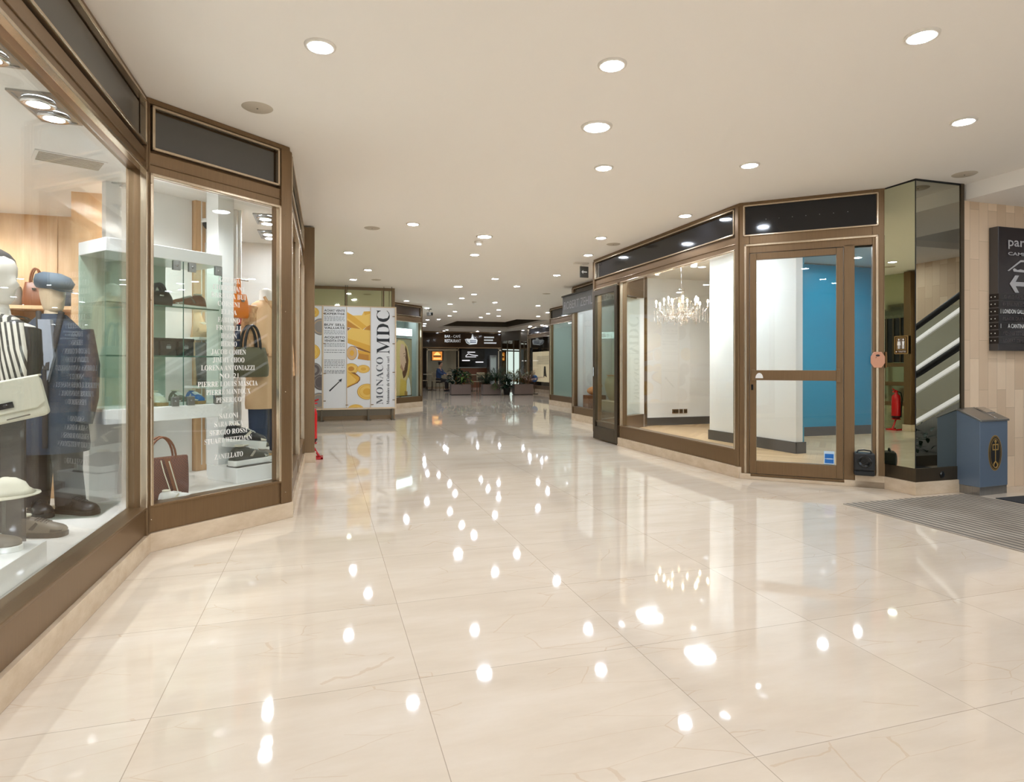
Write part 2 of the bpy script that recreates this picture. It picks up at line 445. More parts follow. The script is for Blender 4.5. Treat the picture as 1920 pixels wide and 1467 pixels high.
W1, F1 = shopfront('window_1', (-1.04,-.6), LA, 'long bronze framed shop window on the left with mannequins', mull=(1.3,))
W2, F2 = shopfront('window_2', LA, LB, 'angled corner shop window with shoe showcase and brand lettering', posts=(.012,.085))
W3, F3 = shopfront('window_3', LB, (-.24,7.66), 'narrow receding side window of the shoe shop beside the brown pillar', mull=(1.35,))
b = MB(); b.box(-.3,-.11,7.66,7.78,.115,2.78)
struct(b.build('trim_pillar', M['bronze'], bevel=.003), 'plain bronze pillar at the end of the shoe shop')
b = MB()
def plinth(b, A, B, h=.115, t=.12, out=.022, e0=0., e1=0.):
    L = math.hypot(B[0]-A[0], B[1]-A[1]); b.box(-e0, L+e1, -out, t, 0, h, 0, frame(A, B))
plinth(b, (-1.04,-.6), LA, e1=.01); plinth(b, LA, LB, e0=.01, e1=.015); plinth(b, LB, (-.24,7.66), e0=-.01); b.box(-.32,-.095,7.64,7.8,0,.115)
struct(origin0(b.build('baseboard_left', M['plinth'], bevel=.003)), 'cream marble plinth under the left shop windows')

# brand names on the corner window
names = ['AZZURRA', 'CHERIBIANI', 'BARBARA BUI', 'CORSINI', 'ELISA', 'FABIANO', 'FRATELLI', 'HOGAN', 'HERNO', 'JACOB COHEN', 'JIMMY CHOO', 'LORENA ANTONIAZZI',
         'NO. 21', 'PIERRE LOUIS MASCIA', 'PIERRE MANTOUX', 'PESERICO', '', 'SALONI', 'SARA ROKA', 'SERGIO ROSSI', 'STUART WEITZMAN', '', 'ZANELLATO']
b = MB(F2)
for i, s in enumerate(names):
    if s: b.text(serif(s), .575, 1.745-i*.0555-.02, .036, 0, y=.047, align='c', width=len(s)*.0238)
b.build('window_lettering', M['text_white'], W2)
# paper notice on the side window, small screws on the posts
b = MB(F3); b.box(2.1,2.3,.03,.045,1.05,1.35); b.build('paper_notice', M['white'], W3)
b = MB(F2)
for k in (.015,.99):
    for z in (.2,.95,1.55,2.27): b.ell((k,-.018,z),(.005,.004,.005),8,0,None,4)
b.build('post_screws', M['trim'], W2)

# right near shop
RA, RB, RC, RD, RE = (4.04,8.87), (4.04,5.32), (5.0,4.47), (5.0,4.17), (5.57,4.17)
L4 = RA[1]-RB[1]
r, F4 = shopfront('window_4', RA, RB, 'large bronze framed window of the empty shop with a chandelier', mull=(.9,), panel='panel_black')
W4 = r
# the leaf door at the far end of that front
d = sroot('door_1', 'narrow framed glass door at the far end of the empty shop window', (4.0, 8.4, 0))
b = MB(F4)
b.box(.06,.12,-.035,.02,.02,2.3); b.box(.79,.87,-.035,.02,.02,2.3); b.box(.12,.79,-.035,.02,.02,.21); b.box(.12,.79,-.035,.02,2.22,2.3)
b.build('door_frame', M['bronze_dark'], d, bevel=.003)
b = MB(F4); b.box(.12,.79,-.015,-.008,.21,2.22); b.build('glass_pane', M['glass'], d)
b = MB(F4); b.tube([(.1,-.05,.98),(.1,-.05,1.12)], .01, 8); b.build('handle', M['chrome'], d)

# door front on the diagonal
F5 = frame(RB, RC); L5 = math.hypot(.96,.85)
r = sroot('door_2', 'brown metal shop door with glass, push bar and black fascia above', (4.5, 4.9, 0)); D2 = r
b = MB(F5)
b.box(0,.094,0,.12,.055,H); b.box(.936,1.028,0,.12,.03,2.3); b.box(1.175,L5,0,.12,.06,H); b.box(.094,1.175,0,.12,2.28,2.46)
b.box(.094,1.175,0,.12,2.76,H); b.box(.094,1.175,.05,.12,2.46,2.76); b.box(1.028,1.175,0,.12,.06,.32); b.box(1.028,1.175,0,.12,2.28,2.3); b.box(.06,1.03,0,.14,.03,.055)
b.build('door_surround', M['bronze'], r, bevel=.004)
b = MB(F5)
for x in (.045, 1.2): b.box(x,x+.022,-.02,.0,.06,2.37)
b.box(.045,1.222,-.02,0,2.348,2.37)
for z in (2.452,2.752): b.box(.035,1.225,-.018,0,z-.0,z+.016)
for x in (.035,1.209): b.box(x,x+.016,-.018,0,2.452,2.768)
b.build('pale_trim', M['trim'], r, bevel=.004)
b = MB(F5); b.box(.056,1.205,-.004,.03,2.47,2.75); b.build('fascia_panel', M['panel_black'], r)
b = MB(F5)
for i in range(7): b.ell((.25+i*.12,-.006,2.61+.0*i),(.004,.003,.004),6,0,None,4)
b.build('fascia_studs', M['steel'], r)
b = MB(F5)
b.box(.098,.16,-.012,.045,.06,2.275); b.box(.873,.932,-.012,.045,.06,2.275); b.box(.16,.873,-.012,.045,.06,.188); b.box(.16,.873,-.012,.045,2.21,2.275)
b.build('door_leaf', M['bronze'], r, bevel=.004)
b = MB(F5); b.box(.16,.873,.012,.02,.188,2.21); b.build('glass_pane', M['glass'], r)
b = MB(F5); b.box(1.028,1.175,.03,.038,.32,2.28); b.build('glass_pane', M['glass'], r)
b = MB(F5); b.box(.125,.895,-.05,-.035,1.0,1.1); b.box(.115,.145,-.055,-.012,.995,1.105); b.box(.87,.905,-.06,-.012,.985,1.115)
pb = b.build('push_bar', M['bronze'], r, bevel=.004)
b = MB(F5); n = 16
b.prism([(.19+.035*math.cos(PI*k/n), 1.02+.07*math.sin(PI*k/n)*.75) for k in range(n+1)], -.053, -.05, 0, 'y'); b.build('round_sticker', M['white'], pb)
b = MB(F5); b.box(.112,.132,-.018,-.01,.9,.955); b.build('lock_plate', M['blackgloss'], r)
b = MB(F5); b.box(.768,.858,.004,.01,.195,.32, 0); b.box(.775,.851,.002,.006,.205,.245, 1); b.box(.775,.851,.002,.006,.25,.295, 2); b.box(.79,.84,.001,.004,.243,.252, 0)
b.build('notice_sticker', [M['sticker_pale'], M['sticker_blue'], M['sticker_blue']], r)
t = thing('name_plate', 'copper eight sided plate fixed to the frame right of the shop door', 'plate', tuple(F5 @ V((1.215,-.03,1.125))))
b = MB(F5); cx_, cz_ = 1.214, 1.2
oc = [(cx_+.058*math.copysign(1, math.cos(a))*min(1, abs(math.cos(a))*1.35), cz_+.08*math.sin(a)) for a in (2*PI*(k+.5)/8 for k in range(8))]
b.prism(oc, -.034, -.02, 0, 'y'); b.build('plate', M['copper'], t, bevel=.002)
b = MB(F5); b.ell((cx_,-.035,1.24),(.018,.002,.01),10,0,None,4); b.text('A', cx_-.02,1.215,.014,0,None,-.036); b.build('emblem', M['text_black'], t)
# little black speaker in front of the sidelight
t = thing('loudspeaker', 'small black square loudspeaker with round cone below the blue sidelight', 'speaker', tuple(F5 @ V((1.1,-.07,.17))))
b = MB(F5); b.box(1.015,1.185,-.12,-.012,.17,.33); b.box(1.015,1.185,-.1,-.012,.12,.17); b.build('cabinet', M['rubber'], t, bevel=.012)
b = MB(F5); b.lathe([(.058,0),(.056,.008),(.045,.004),(.02,-.004),(.001,-.002)], (0,0,0), 22, 0, T(1.1,-.12,.255) @ RX(PI/2)); b.build('cone', M['blackgloss'], t)
b = MB(F5); b.tube([(1.04,-.07,.33),(1.05,-.07,.352),(1.1,-.07,.358),(1.15,-.07,.352),(1.16,-.07,.33)], .007, 8); b.build('handle', M['rubber'], t)

# mirrored column
r = sroot('wall_column', 'square mirrored column with bronze base beside the shop door', (5.28, 4.3, 0))
MROT = 3.07
b = MB(); b.box(5.006,5.56,4.176,4.5,.1,H-.012); b.build('core', M['bronze_dark'], r)
F6 = frame(RC, RD); b = MB(F6); b.box(.0,.297,-.002,.004,.235,H-.018, 0, T(.297,0,0) @ RZ(math.radians(MROT)) @ T(-.297,0,0)); b.build('mirror_face', M['mirror'], r)
F7 = frame(RD, RE); b = MB(F7); b.box(.003,.525,-.002,.004,.235,H-.018); b.build('mirror_face', M['mirror_grey'], r)
b = MB(); b.box(4.994,5.565,4.162,4.5,.115,.235); b.box(5.53,5.57,4.16,4.2,.235,H); b.build('bronze_band', M['bronze_dark'], r)
b = MB(); b.box(4.996,5.572,4.164,4.5,H-.014,H); b.box(4.995,5.001,4.165,4.171,.235,H); b.build('edge_trim', M['black'], r)
b = MB(F7); b.ell((.3,-.012,.165),(.028,.008,.034),10,0,None,6); b.build('key_knob', M['blackgloss'], r)
b = MB()
plinth(b, (4.04,8.02), RB, e1=.012)
plinth(b, RB, RC, .03, e0=.0, e1=.0); b.box(.94, L5+.0, -.022,.12,0,.06,0,F5); plinth(b, RB, (4.12,5.249), .055)
b.box(1.03, L5+.012, -.022, .12, .0, .115, 0, F5)
b.box(4.975,5.6,4.148,4.5,0,.115)
struct(origin0(b.build('baseboard_right', M['plinth'], bevel=.003)), 'cream marble plinth under the right shopfront and mirrored column')
# washroom sign on the mirror
t = thing('washroom_sign', 'small brown washroom sign with two gold figures on the mirrored column', 'sign', (4.99,4.25,1.25))
b = MB(F6); FS = F6 @ T(0,-.02,0)
b = MB(FS); b.box(.11,.25,-.004,.0,1.25,1.415); b.build('plate', M['brown_sign'], t, bevel=.002)
b = MB(FS)
for x0,x1,z0,z1 in ((.112,.248,1.252,1.256),(.112,.248,1.409,1.413),(.112,.116,1.252,1.413),(.244,.248,1.252,1.413),(.135,.225,1.29,1.293),(.135,.225,1.395,1.398),(.135,.138,1.29,1.398),(.222,.225,1.29,1.398)): b.box(x0,x1,-.006,-.004,z0,z1)
b.build('gold_border', M['gold'], t)
b = MB(FS)
for x, fem in ((.158,1),(.202,0)):
    b.disc((x,-.0065,1.38),.0085,.0085,0)
    b.poly([(x-.012,-.0065,1.366),(x+.012,-.0065,1.366),(x+(.016 if fem else .009),-.0065,1.33),(x-(.016 if fem else .009),-.0065,1.33)])
    for s in (-1,1): b.poly([(x+s*.006-.004,-.0065,1.33),(x+s*.006+.004,-.0065,1.33),(x+s*.006+.004,-.0065,1.298),(x+s*.006-.004,-.0065,1.298)])
b.box(.179,.181,-.0065,-.006,1.3,1.39)
b.text('TOILETTES', .19,1.266,.013,0,None,-.0062,'c',.075); b.disc((.132,-.0065,1.272),.006,.006)
b.build('pictograms', M['text_white'], t)

# right shop interior
b = MB()
b.box(5.4,8.6,9.9,9.96,0,2.72); b.prism([(5.43,7.83),(5.56,6.24),(5.66,6.24),(5.53,7.83)],0,2.72)
b.box(5.5,8.6,7.78,7.84,0,2.72)
b.box(8.5,8.6,4.4,9.96,0,2.72)
struct(b.build('wall_right_shop', M['white']), 'white inner walls of the empty shop')
b = MB(); b.box(5.58,8.5,7.72,7.78,0,2.7); b.box(8.44,8.5,4.6,7.72,0,2.7); b.box(5.66,5.7,6.26,7.72,0,2.7)
struct(b.build('wall_blue', M['blue']), 'bright blue wall inside the empty shop behind the door')
b = MB(); b.box(5.36,8.5,9.885,9.9,.06,.2); b.prism([(5.41,7.84),(5.54,6.225),(5.56,6.225),(5.43,7.84)],.06,.2); b.box(5.54,5.7,6.225,6.245,.06,.2); b.box(5.7,8.44,7.705,7.72,.06,.2)
struct(b.build('baseboard_shop', M['skirting']), 'dark grey skirting along the empty shop walls')
b = MB(); b.prism([(4.12,8.9),(4.12,5.38),(5.06,4.55),(8.5,4.55),(8.5,9.9),(5.4,9.9)], .02, .06)
struct(origin0(b.build('floor_parquet', M['parquet'])), 'oak chevron parquet floor of the empty shop')
b = MB(); b.prism([(4.13,8.9),(4.13,5.4),(5.08,4.56),(8.5,4.56),(8.5,9.9),(5.4,9.9)], 2.72, 2.76)
struct(b.build('ceiling_right_shop', M['shop_ceil']), 'white ceiling of the empty shop')
b = MB(); b.box(5.55,8.6,4.33,4.55,0,2.72); struct(b.build('wall_divider', M['white']), 'wall between the empty shop and the travertine wall')
# far end glass front of the empty shop
W5, F8 = shopfront('window_5', (5.45,9.88), (4.08,8.92), 'end window of the empty shop seen through its front glass', z0=.06)

# stepped fronts further along on the right
b = MB(); b.box(5.02,5.4,9.72,9.8,0,H); b.box(6.3,14,12.0,12.1,0,H); b.box(5.08,6.4,12.07,12.15,0,H); b.box(8.4,8.5,9.96,12,0,H)
b.box(5.0,8.5,9.98,10.02,0,H)
struct(b.build('wall_right', M['white']), 'white inner walls of the gallery shop')
W6, F9 = shopfront('window_6', (5.0,12.05), (5.0,9.85), 'bronze framed gallery window below the grey name board', panel='panel_brown')
W7, F10 = shopfront('window_7', (6.3,16.9), (6.3,12.1), 'dark fascia shop window with pale green glass beyond the gallery', panel='panel_black', mull=(2.4,), glass_m='glass_green')
b = MB(); b.box(8.2,8.3,12.1,18.6,0,H); b.box(6.35,8.3,16.9,17,0,H); b.box(7.0,7.06,14.2,16.9,0,2.4)
M['seafoam'] = mat('seafoam_wall', (198,208,200), .5)
struct(b.build('wall_far_shop', M['seafoam']), 'pale green inner walls of the far right shop')
W8, F11 = shopfront('window_8', (8.64,26.0), (8.64,18.6), 'far right shop window hung with cream posters', mull=(3.2,), panel='panel_black', glass_m='glass')
b = MB(); b.box(8.2,8.7,17.0,18.6,0,H); b.box(9.6,9.7,18.6,26,0,H); struct(b.build('wall_far_right', M['bronze_dark']), 'dark wall between the two far right shops')
b = MB()
for A, B in (((5.0,12.05),(5.0,9.9)), ((6.3,16.9),(6.3,12.1)), ((8.64,26.0),(8.64,18.6)), ((1.2,15.69),(2.62,17.2))): plinth(b, A, B, .14)
struct(origin0(b.build('baseboard_far', M['plinth'])), 'cream marble plinths under the far shopfronts')
# far left salon
W9, F12 = shopfront('window_9', (1.2,15.69), (2.62,17.2), 'angled hair salon window with portrait poster beside the coin board', panel='panel_brown', glass_m='glass')
b = MB(); b.box(.8,.9,15.7,20,0,H); b.box(.8,1.2,15.7,15.78,0,H); b.box(.8,2.7,19.9,20,0,H); b.box(2.48,2.56,17.35,19.9,0,H)
struct(b.build('wall_salon', M['seafoam']), 'pale inner walls of the hair salon')
b = MB(); b.box(2.6,2.7,20,31,0,H); b.box(2.6,12,33,33.1,0,H); b.box(11.9,12,26,33,0,H)
M['dark_wall'] = mat('dark_brown_wall', (52,42,34), .35)
struct(b.build('wall_cafe', M['dark_wall']), 'dark back walls of the cafe')

# ------------------------------------------------------------------ ceiling fittings
def downlight(r):
    t = thing('downlight', 'round recessed ceiling downlight', 'ceiling light', (0,0,0))
    b = MB(); b.lathe([(r*.86,-.004),(r*.9,-.012),(r*1.12,-.008),(r*1.15,0)], (0,0,0), 28, 0, None, caps=False); b.build('trim_ring', M['lampring'], t)
    b = MB(); b.lathe([(.001,-.013),(r*.5,-.0125),(r*.8,-.010),(r*.88,-.004)], (0,0,0), 28); b.build('diffuser', M['lamp'], t)
    return t
small, big = downlight(.07), downlight(.095)
used = set()
LIGHTS = [(-.02,3.33),(1.51,3.07),(1.8,3.9,1),(2.23,4.69),(.99,7.21),(2.86,2.35),(4.13,3.09),(3.35,4.28),(3.8,5.93),(1.96,7.64,1),(2.14,8.93),(.34,9.3),(.72,10.89),
 (.53,12.21),(3.42,7.28),(3.77,8.47),(4.06,10.52),(3.11,11.31),(3.84,12.25),(2.68,12.65,1),(3.32,13.91),(3.23,14.83),(3.24,16.34),(2.01,15.85),(1.96,16.73),(2.83,17.67),
 (3.83,18.56),(3.99,20.21),(4.28,15.58),(4.96,17.64),(5.0,19.02),(5.58,19.84),(5.15,20.57),(5.65,16.07),(6.68,18.09),(6.88,19.56),(3.58,22.27),(3.92,21.89),(3.81,24.38),
 (3.99,25.71),(5.5,29.2),(5.49,28.4),(7.12,29.1),(8.2,29.0),(9.0,28.9),(8.97,27.64),(8.5,25.3),(8.55,23.86),(8.3,24.6)]
th = math.atan(352/1155.)
def photo_u(x, y):
    X = x*math.cos(th)-y*math.sin(th); Y = x*math.sin(th)+y*math.cos(th); return X/Y
ORD = ['leftmost','second from left','third from left','fourth from left','fifth from left','sixth from left','seventh from left','eighth from left','ninth from left']
BANDS = [(3.6,'closest to the viewer in the ceiling'),(5,'level with the corner shoe window'),(8,'beside the long empty shop window'),
 (10,'just past the empty shop window'),(12.6,'in front of the coin dealer board'),(15,'level with the coin dealer board'),
 (17,'beside the hair salon window'),(19,'just past the hair salon window'),(21.1,'short of the shaded ceiling recess'),(27.2,'beside the shaded ceiling recess'),(40,'in front of the cafe sign band')]
def place(kind, x, y, label, group):
    proto = big if kind else small
    if id(proto) not in used:
        used.add(id(proto)); proto.location = (x, y, H); proto['label'] = label; proto['group'] = group; return proto
    return dup(proto, (x, y, H), 0, label, group)
lo = -99
for hi, ph in BANDS:
    row = sorted([l for l in LIGHTS if lo <= l[1] < hi], key=lambda l: photo_u(l[0], l[1])); lo = hi
    for i, l in enumerate(row):
        nm = ORD[i] if i < len(row)-1 or len(row) == 1 else 'rightmost'
        sz = 'large' if len(l) > 2 else 'small'
        place(len(l) > 2, l[0], l[1], f'{sz} round downlight {ph}, {nm} of {len(row)}', 'downlights in the ceiling')
for x, y in [(-.3,1.9),(-.4,.6),(1.3,1.2),(3.2,.2),(.5,-.2),(.2,-.9),(2.4,-1.4),(4.3,-1.2),(-.3,-3),(2.0,-3.6),(4.2,-3.8)]:  # unseen downlights added to brighten the near floor and ceiling
    place(0, x, y, 'round downlight added for fill light, unseen behind the viewpoint', 'added downlights behind the viewpoint')
sm = dup(small, (6.9,.9,2.66), 0, 'small round downlight added to the low soffit by the escalators, farther along the wall', 'added soffit downlights')  # all soffit downlights here are added to brighten the escalator hall
for x, y, s in [(7.9,-.2,'nearer the rear'),(6.6,2.0,'beside the shaft'),(7.9,1.3,'by the travertine wall'),(6.4,-1.2,'deepest in the hall'),(6.1,3.1,'nearest the directory sign'),(6.2,1.2,'next to the carpet mat')]:
    dup(small, (x,y,2.66), 0, 'small round downlight added to the low soffit by the escalators, '+s, 'added soffit downlights')
# round ceiling loudspeakers
t = thing('ceiling_speaker', 'round beige ceiling loudspeaker above the corner shoe window', 'speaker', (0,0,0), 0, 'round loudspeakers in the ceiling')
b = MB(); b.lathe([(.001,-.006),(.085,-.006),(.095,0)], (0,0,0), 28); b.build('grille', M['speaker_grille'], t)
b = MB(); b.ell((0,0,-.007),(.006,.006,.003),8,0,None,4); b.build('centre_screw', M['bronze_dark'], t)
t.location = (-.41,4.25,H)
for x, y, s in [(.55,7.58,'just past the brown pillar'),(.96,12.14,'in front of the coin dealer board'),(3.77,7.63,'beside the black fascia of the empty shop'),(4.9,13.36,'above the grey name board'),(5.29,3.95,'in front of the mirrored column')]:
    dup(t, (x,y,H), 0, 'round beige ceiling loudspeaker '+s)
t = thing('smoke_detector', 'white smoke detector hanging below the large downlight mid aisle', 'smoke detector', (0,0,0), 0, 'smoke detectors')
b = MB(); b.lathe([(.001,-.055),(.035,-.055),(.045,-.035),(.042,-.03)], (0,0,0), 20); b.build('sensor_head', M['white'], t)
b = MB(); b.lathe([(.04,-.03),(.06,-.02),(.06,0)], (0,0,0), 20); b.build('base', M['lampring'], t)
t.location = (1.97,7.99,H)
dup(t, (3.73,15.61,H), 0, 'white smoke detector farther down the aisle near the hair salon')
t = thing('exit_sign', 'small hanging exit sign box by the far end of the black fascia', 'exit sign', (3.95,9.15,H))
b = MB(at(3.95,9.15,0,0)); b.box(-.12,.12,-.04,.04,H-.025,H); b.box(-.012,.012,-.012,.012,H-.06,H); b.build('ceiling_mount', M['lampring'], t)
b = MB(at(3.95,9.15,0,.1)); b.box(-.02,.13,-.012,.012,H-.24,H-.06); b.build('sign_box', M['panel_grey'], t, bevel=.004)
b = MB(at(3.95,9.15,0,.1)); b.prism([(.0,H-.15),(.03,H-.12),(.03,H-.14),(.1,H-.14),(.1,H-.16),(.03,H-.16),(.03,H-.18)],-.016,-.012,0,'y'); b.build('arrow', M['text_white'], t)
t = thing('security_camera', 'small dark security camera hanging from the ceiling beside the salon fascia', 'camera', (2.95,18.0,H))
b = MB(at(2.95,18.0,0)); b.box(-.06,.06,-.05,.05,H-.02,H); b.tube([(0,0,H),(0,0,H-.1)],.012,8); b.build('mount', M['bronze_dark'], t)
b = MB(at(2.95,18.0,0,.4)); b.box(-.05,.05,-.12,.08,H-.2,H-.1); b.build('housing', M['panel_grey'], t, bevel=.01)
b = MB(at(2.95,18.0,0,.4)); b.lathe([(.03,0),(.03,.03)], (0,0,0), 12, 0, T(0,-.12,H-.15) @ RX(PI/2)); b.build('lens', M['blackgloss'], t)

# ------------------------------------------------------------------ mats, bin, directory
b = MB(); b.prism([(4.10,4.07),(4.10,-2.5),(5.46,-2.5),(5.46,4.07)], .0, .006)
tag(origin0(b.build('entrance_mat', M['mat_ribs'])), 'large brown grey ribbed entrance mat let into the floor in front of the mirrored column', 'mat')
b = MB(); b.prism([(5.53,3.86),(5.53,-2.5),(6.5,-2.5),(6.5,3.86)], .0, .006)
tag(b.build('carpet_mat', M['mat_dark']), 'charcoal carpet mat beyond the ribbed mat at the foot of the bin', 'mat')
BX, BY = 5.5, 3.97
t = thing('litter_bin', 'slate blue metal litter bin with slanted lid and gold oval crest', 'bin', (BX+.19,BY+.1,0)); BM_ = at(BX,BY,0,math.radians(4))
b = MB(BM_); b.prism([(0,.075),(0,.66),(.2,.745),(.2,.075)], 0, .375, 0, 'x', Matrix(((1,0,0,0),(0,1,0,0),(0,0,1,0),(0,0,0,1)))); b.build('body', M['bin_blue'], t, bevel=.003)
b = MB(BM_); b.box(.004,.371,.004,.196,0,.075); b.build('base', M['steel'], t, bevel=.002)
b = MB(BM_); b.prism([(-.012,.652),(-.012,.668),(.205,.762),(.205,.746)], -.006, .381, 0, 'x'); b.build('lid', M['steel'], t, bevel=.002)
b = MB(BM_); b.prism([(.0,.674),(.0,.678),(.2,.765),(.2,.761)], .23, .24, 0, 'x'); b.prism([(.1,.712),(.1,.722),(.19,.762),(.19,.752)], .25, .37, 0, 'x'); b.build('ash_tray', M['chrome'], t)
c = MB(BM_)
def oval(rx, rz, m, y): c.disc((.2,y,.37), rx, rz, m, None, 40)
oval(.092,.158,0,-.0015); oval(.087,.152,1,-.002); oval(.083,.147,0,-.0025); oval(.08,.143,1,-.003); oval(.07,.13,0,-.0035); oval(.066,.125,1,-.004)
crest = c.build('oval_crest', [M['gold'], M['black']], t)
c = MB(BM_); y = -.005
c.box(.195,.205,y,y+.001,.3,.47); c.poly([(.165,y,.45),(.235,y,.45),(.235,y,.44),(.165,y,.44)])
for s in (-1,1):
    c.box(.2+s*.035-.005,.2+s*.035+.005,y,y+.001,.4,.45); c.box(min(.2,.2+s*.04),max(.2,.2+s*.04),y,y+.001,.395,.404)
c.disc((.2,y,.475),.016,.014); c.poly([(.2,y,.31),(.225,y,.275),(.222,y,.26),(.2,y,.29),(.178,y,.26),(.175,y,.275)])
c.tube([(.2+.026*math.cos(a),y,.265+.026*math.sin(a)) for a in (2*PI*k/16 for k in range(17))], .004, 5)
c.build('crest_emblem', M['gold'], crest)
# directory sign on the travertine: front at y = 4.05
t = thing('directory_sign', 'dark wall directory sign with car park lettering, arrow and shop name strips', 'sign', (6.25,4.15,1.28)); SY = 4.12
SX0, SX1, SZ0, SZ1 = 5.937, 6.78, 1.285, 2.43
b = MB(); b.box(SX0,SX1,SY,4.2,SZ0,SZ1); b.build('panel', M['sign_black'], t, bevel=.003)
b = MB(); b.box(SX0-.004,SX0,SY,4.2,SZ0,SZ1); b.build('side_plate', M['sign_silver'], t)
rows = ['CARLO RAMELLO', 'EVER LINE FOREVER', 'LONDON GALLERY', 'PLAISIR DU PARFUM', 'A CANTINA', 'MONNAIES DE COLLECTION', 'ROBERT ZEHIL GALLERY']
zr = [1.782-i*.0675 for i in range(7)]
strips = []
for z in zr:
    b = MB(); b.box(SX0-.005,SX1,SY-.007,4.2,z-.028,z+.028); strips.append(b.build('name_strip', M['sign_row'], t))
    for yy in (4.145,4.18):
        b = MB(); b.ell((SX0-.006,yy,z),(.003,.006,.006),6,0,None,4); b.build('screw', M['text_white'], strips[-1])
y = SY-.0085
for i, s in enumerate(rows):
    b = MB(T(.028,0,0)); bright = i in (2, 4)
    b.text(s, (6.02 if i == 4 else 5.97 if i == 0 else 5.955), zr[i]-(.018 if bright else .014), .04 if bright else .032, 0, None, y, 'l', len(s)*.0242)
    if bright: b.box(SX0-.008,SX0-.005,y,y+.001,zr[i]-.02,zr[i]+.02)
    b.build('lettering', M['text_white' if bright else 'sign_dim'], strips[i])
b = MB(T(.035,0,0)); y = SY-.006
b.text('parking', 6.02, 2.255, .085, 0, None, y, 'l', .48, .012)
b.text('CAMIONS', 6.018, 2.17, .03, 0, None, y, 'l', .4, .02)
b.build('grey_lettering', M['sign_grey'], t)
b = MB(T(.035,0,0))
for pts in ([(6.012,2.025),(6.02,2.03),(6.18,2.13),(6.35,2.13),(6.35,2.115),(6.185,2.113),(6.03,2.022)], [(6.08,2.04),(6.1,2.052),(6.14,2.035),(6.18,2.045),(6.26,2.03),(6.26,2.015),(6.09,2.02)],
            [(6.04,1.905),(6.11,1.985),(6.16,1.985),(6.115,1.925),(6.25,1.925),(6.25,1.885),(6.115,1.885),(6.16,1.825),(6.11,1.825)]): b.prism(pts, y, y+.003, 0, 'y')
b.build('arrow_and_car', M['sign_grey'], t)

# fire extinguisher behind the pillar
EX, EY = -.155, 7.95
t = thing('fire_extinguisher', 'red fire extinguisher standing just beyond the brown pillar', 'fire extinguisher', (EX,EY,.2))
b = MB(at(EX,EY,.2,PI)); b.lathe([(.001,.02),(.068,.02),(.072,.05),(.072,.36),(.06,.41),(.028,.44),(.024,.47)], (0,0,0), 20); b.build('cylinder', M['red'], t)
b = MB(at(EX,EY,.2,PI)); b.lathe([(.05,0),(.066,.02),(.073,.03),(.073,.05)], (0,0,0), 20); b.build('foot_ring', M['black'], t)
b = MB(at(EX,EY,.2,PI)); b.box(-.075,.05,-.012,.012,.47,.49); b.tube([(-.09,0,.53),(-.02,0,.5),(.03,0,.49)],.01,8); b.ell((.0,0,.485),(.028,.028,.02),10); b.build('valve', M['red'], t)
b = MB(at(EX,EY,.2,PI)); b.tube([(.03,.01,.48),(.1,.02,.46),(.115,.03,.36),(.1,.03,.16),(.09,.03,.08)],.009,8); b.lathe([(.01,0),(.014,.06)],(.09,.03,.02),10); b.build('hose', M['rubber'], t)
b = MB(at(EX,EY,.2,PI))
for z0,z1,m in ((.2,.32,0),(.325,.35,1)):
    n = 10; b.loft([[(.0735*math.cos(a),.0735*math.sin(a),z) for a in (-2.4+2.6*i/n for i in range(n+1))] for z in (z0,z1)], m, False, True, None, False)
b.build('label', [M['white'], M['sticker_blue']], t)
t = thing('extinguisher_stand', 'red tubular floor stand under the fire extinguisher', 'stand', (EX,EY,0))
b = MB(at(EX,EY,0,PI)); b.box(-.14,.1,-.1,-.07,0,.025); b.box(-.14,.1,.07,.1,0,.025); b.box(-.14,-.11,-.1,.1,0,.025); b.build('base', M['red'], t, bevel=.006)
b = MB(at(EX,EY,0,PI)); b.tube([(-.1,0,.02),(-.05,0,.1),(.0,0,.198)],.014,8); b.lathe([(.001,.185),(.07,.185),(.074,.2)],(0,0,0),18); b.tube([(.085,0,.2),(.09,0,.4),(.085,0,.62)],.012,8); b.build('post', M['red'], t)

# ------------------------------------------------------------------ coin dealer board
GY = 13.1
t = thing('advertising_board', 'tall freestanding coin dealer board reading MDC Monaco with gold bars', 'sign board', (.6,GY,0))
M['board_frame'] = mat('champagne_frame', (206,182,152), .35, .3)
M['gold1'] = mat('gold_print_light', (238,196,92), .35); M['gold2'] = mat('gold_print_mid', (226,170,48), .35)
M['gold3'] = mat('gold_print_deep', (196,132,26), .35); M['gold4'] = mat('gold_print_brown', (140,88,28), .4); M['coin_pink'] = mat('coin_print_rose', (216,176,128), .4)
M['coin_grey'] = mat('coin_print_grey', (150,142,136), .4); M['coin_dark'] = mat('coin_print_dark', (104,92,90), .4)
X0, X1, Z0, Z1 = -.72, 1.45, .235, 2.37
b = MB()
b.box(X0,X1,GY,GY+.05,Z1-.02,Z1); b.box(X0,X1,GY-.005,GY+.05,Z0,Z0+.035)
for x in (X0, -.045, X1-.03): b.box(x,x+.03,GY-.004,GY+.05,Z0,Z1)
for x in (.435,.915): b.box(x,x+.014,GY-.003,GY+.05,Z0,Z1)
b.build('frame', M['board_frame'], t, bevel=.003)
b = MB(); b.box(X0+.02,X1-.02,GY+.01,GY+.045,Z0+.02,Z1-.01); b.build('poster_sheet', M['poster_white'], t)
b = MB(); b.box(X0,X1-.08,GY+.06,GY+.1,.1,.24); b.build('back_rail', M['bronze_dark'], t)
for x in (-.05,.88,1.37):
    b = MB(); b.box(x-.02,x+.02,GY-.02,GY+.09,0,.24); b.box(x-.03,x+.05,GY-.06,GY+.1,0,.015); b.build('leg', M['bronze_dark'], t)
b = MB()
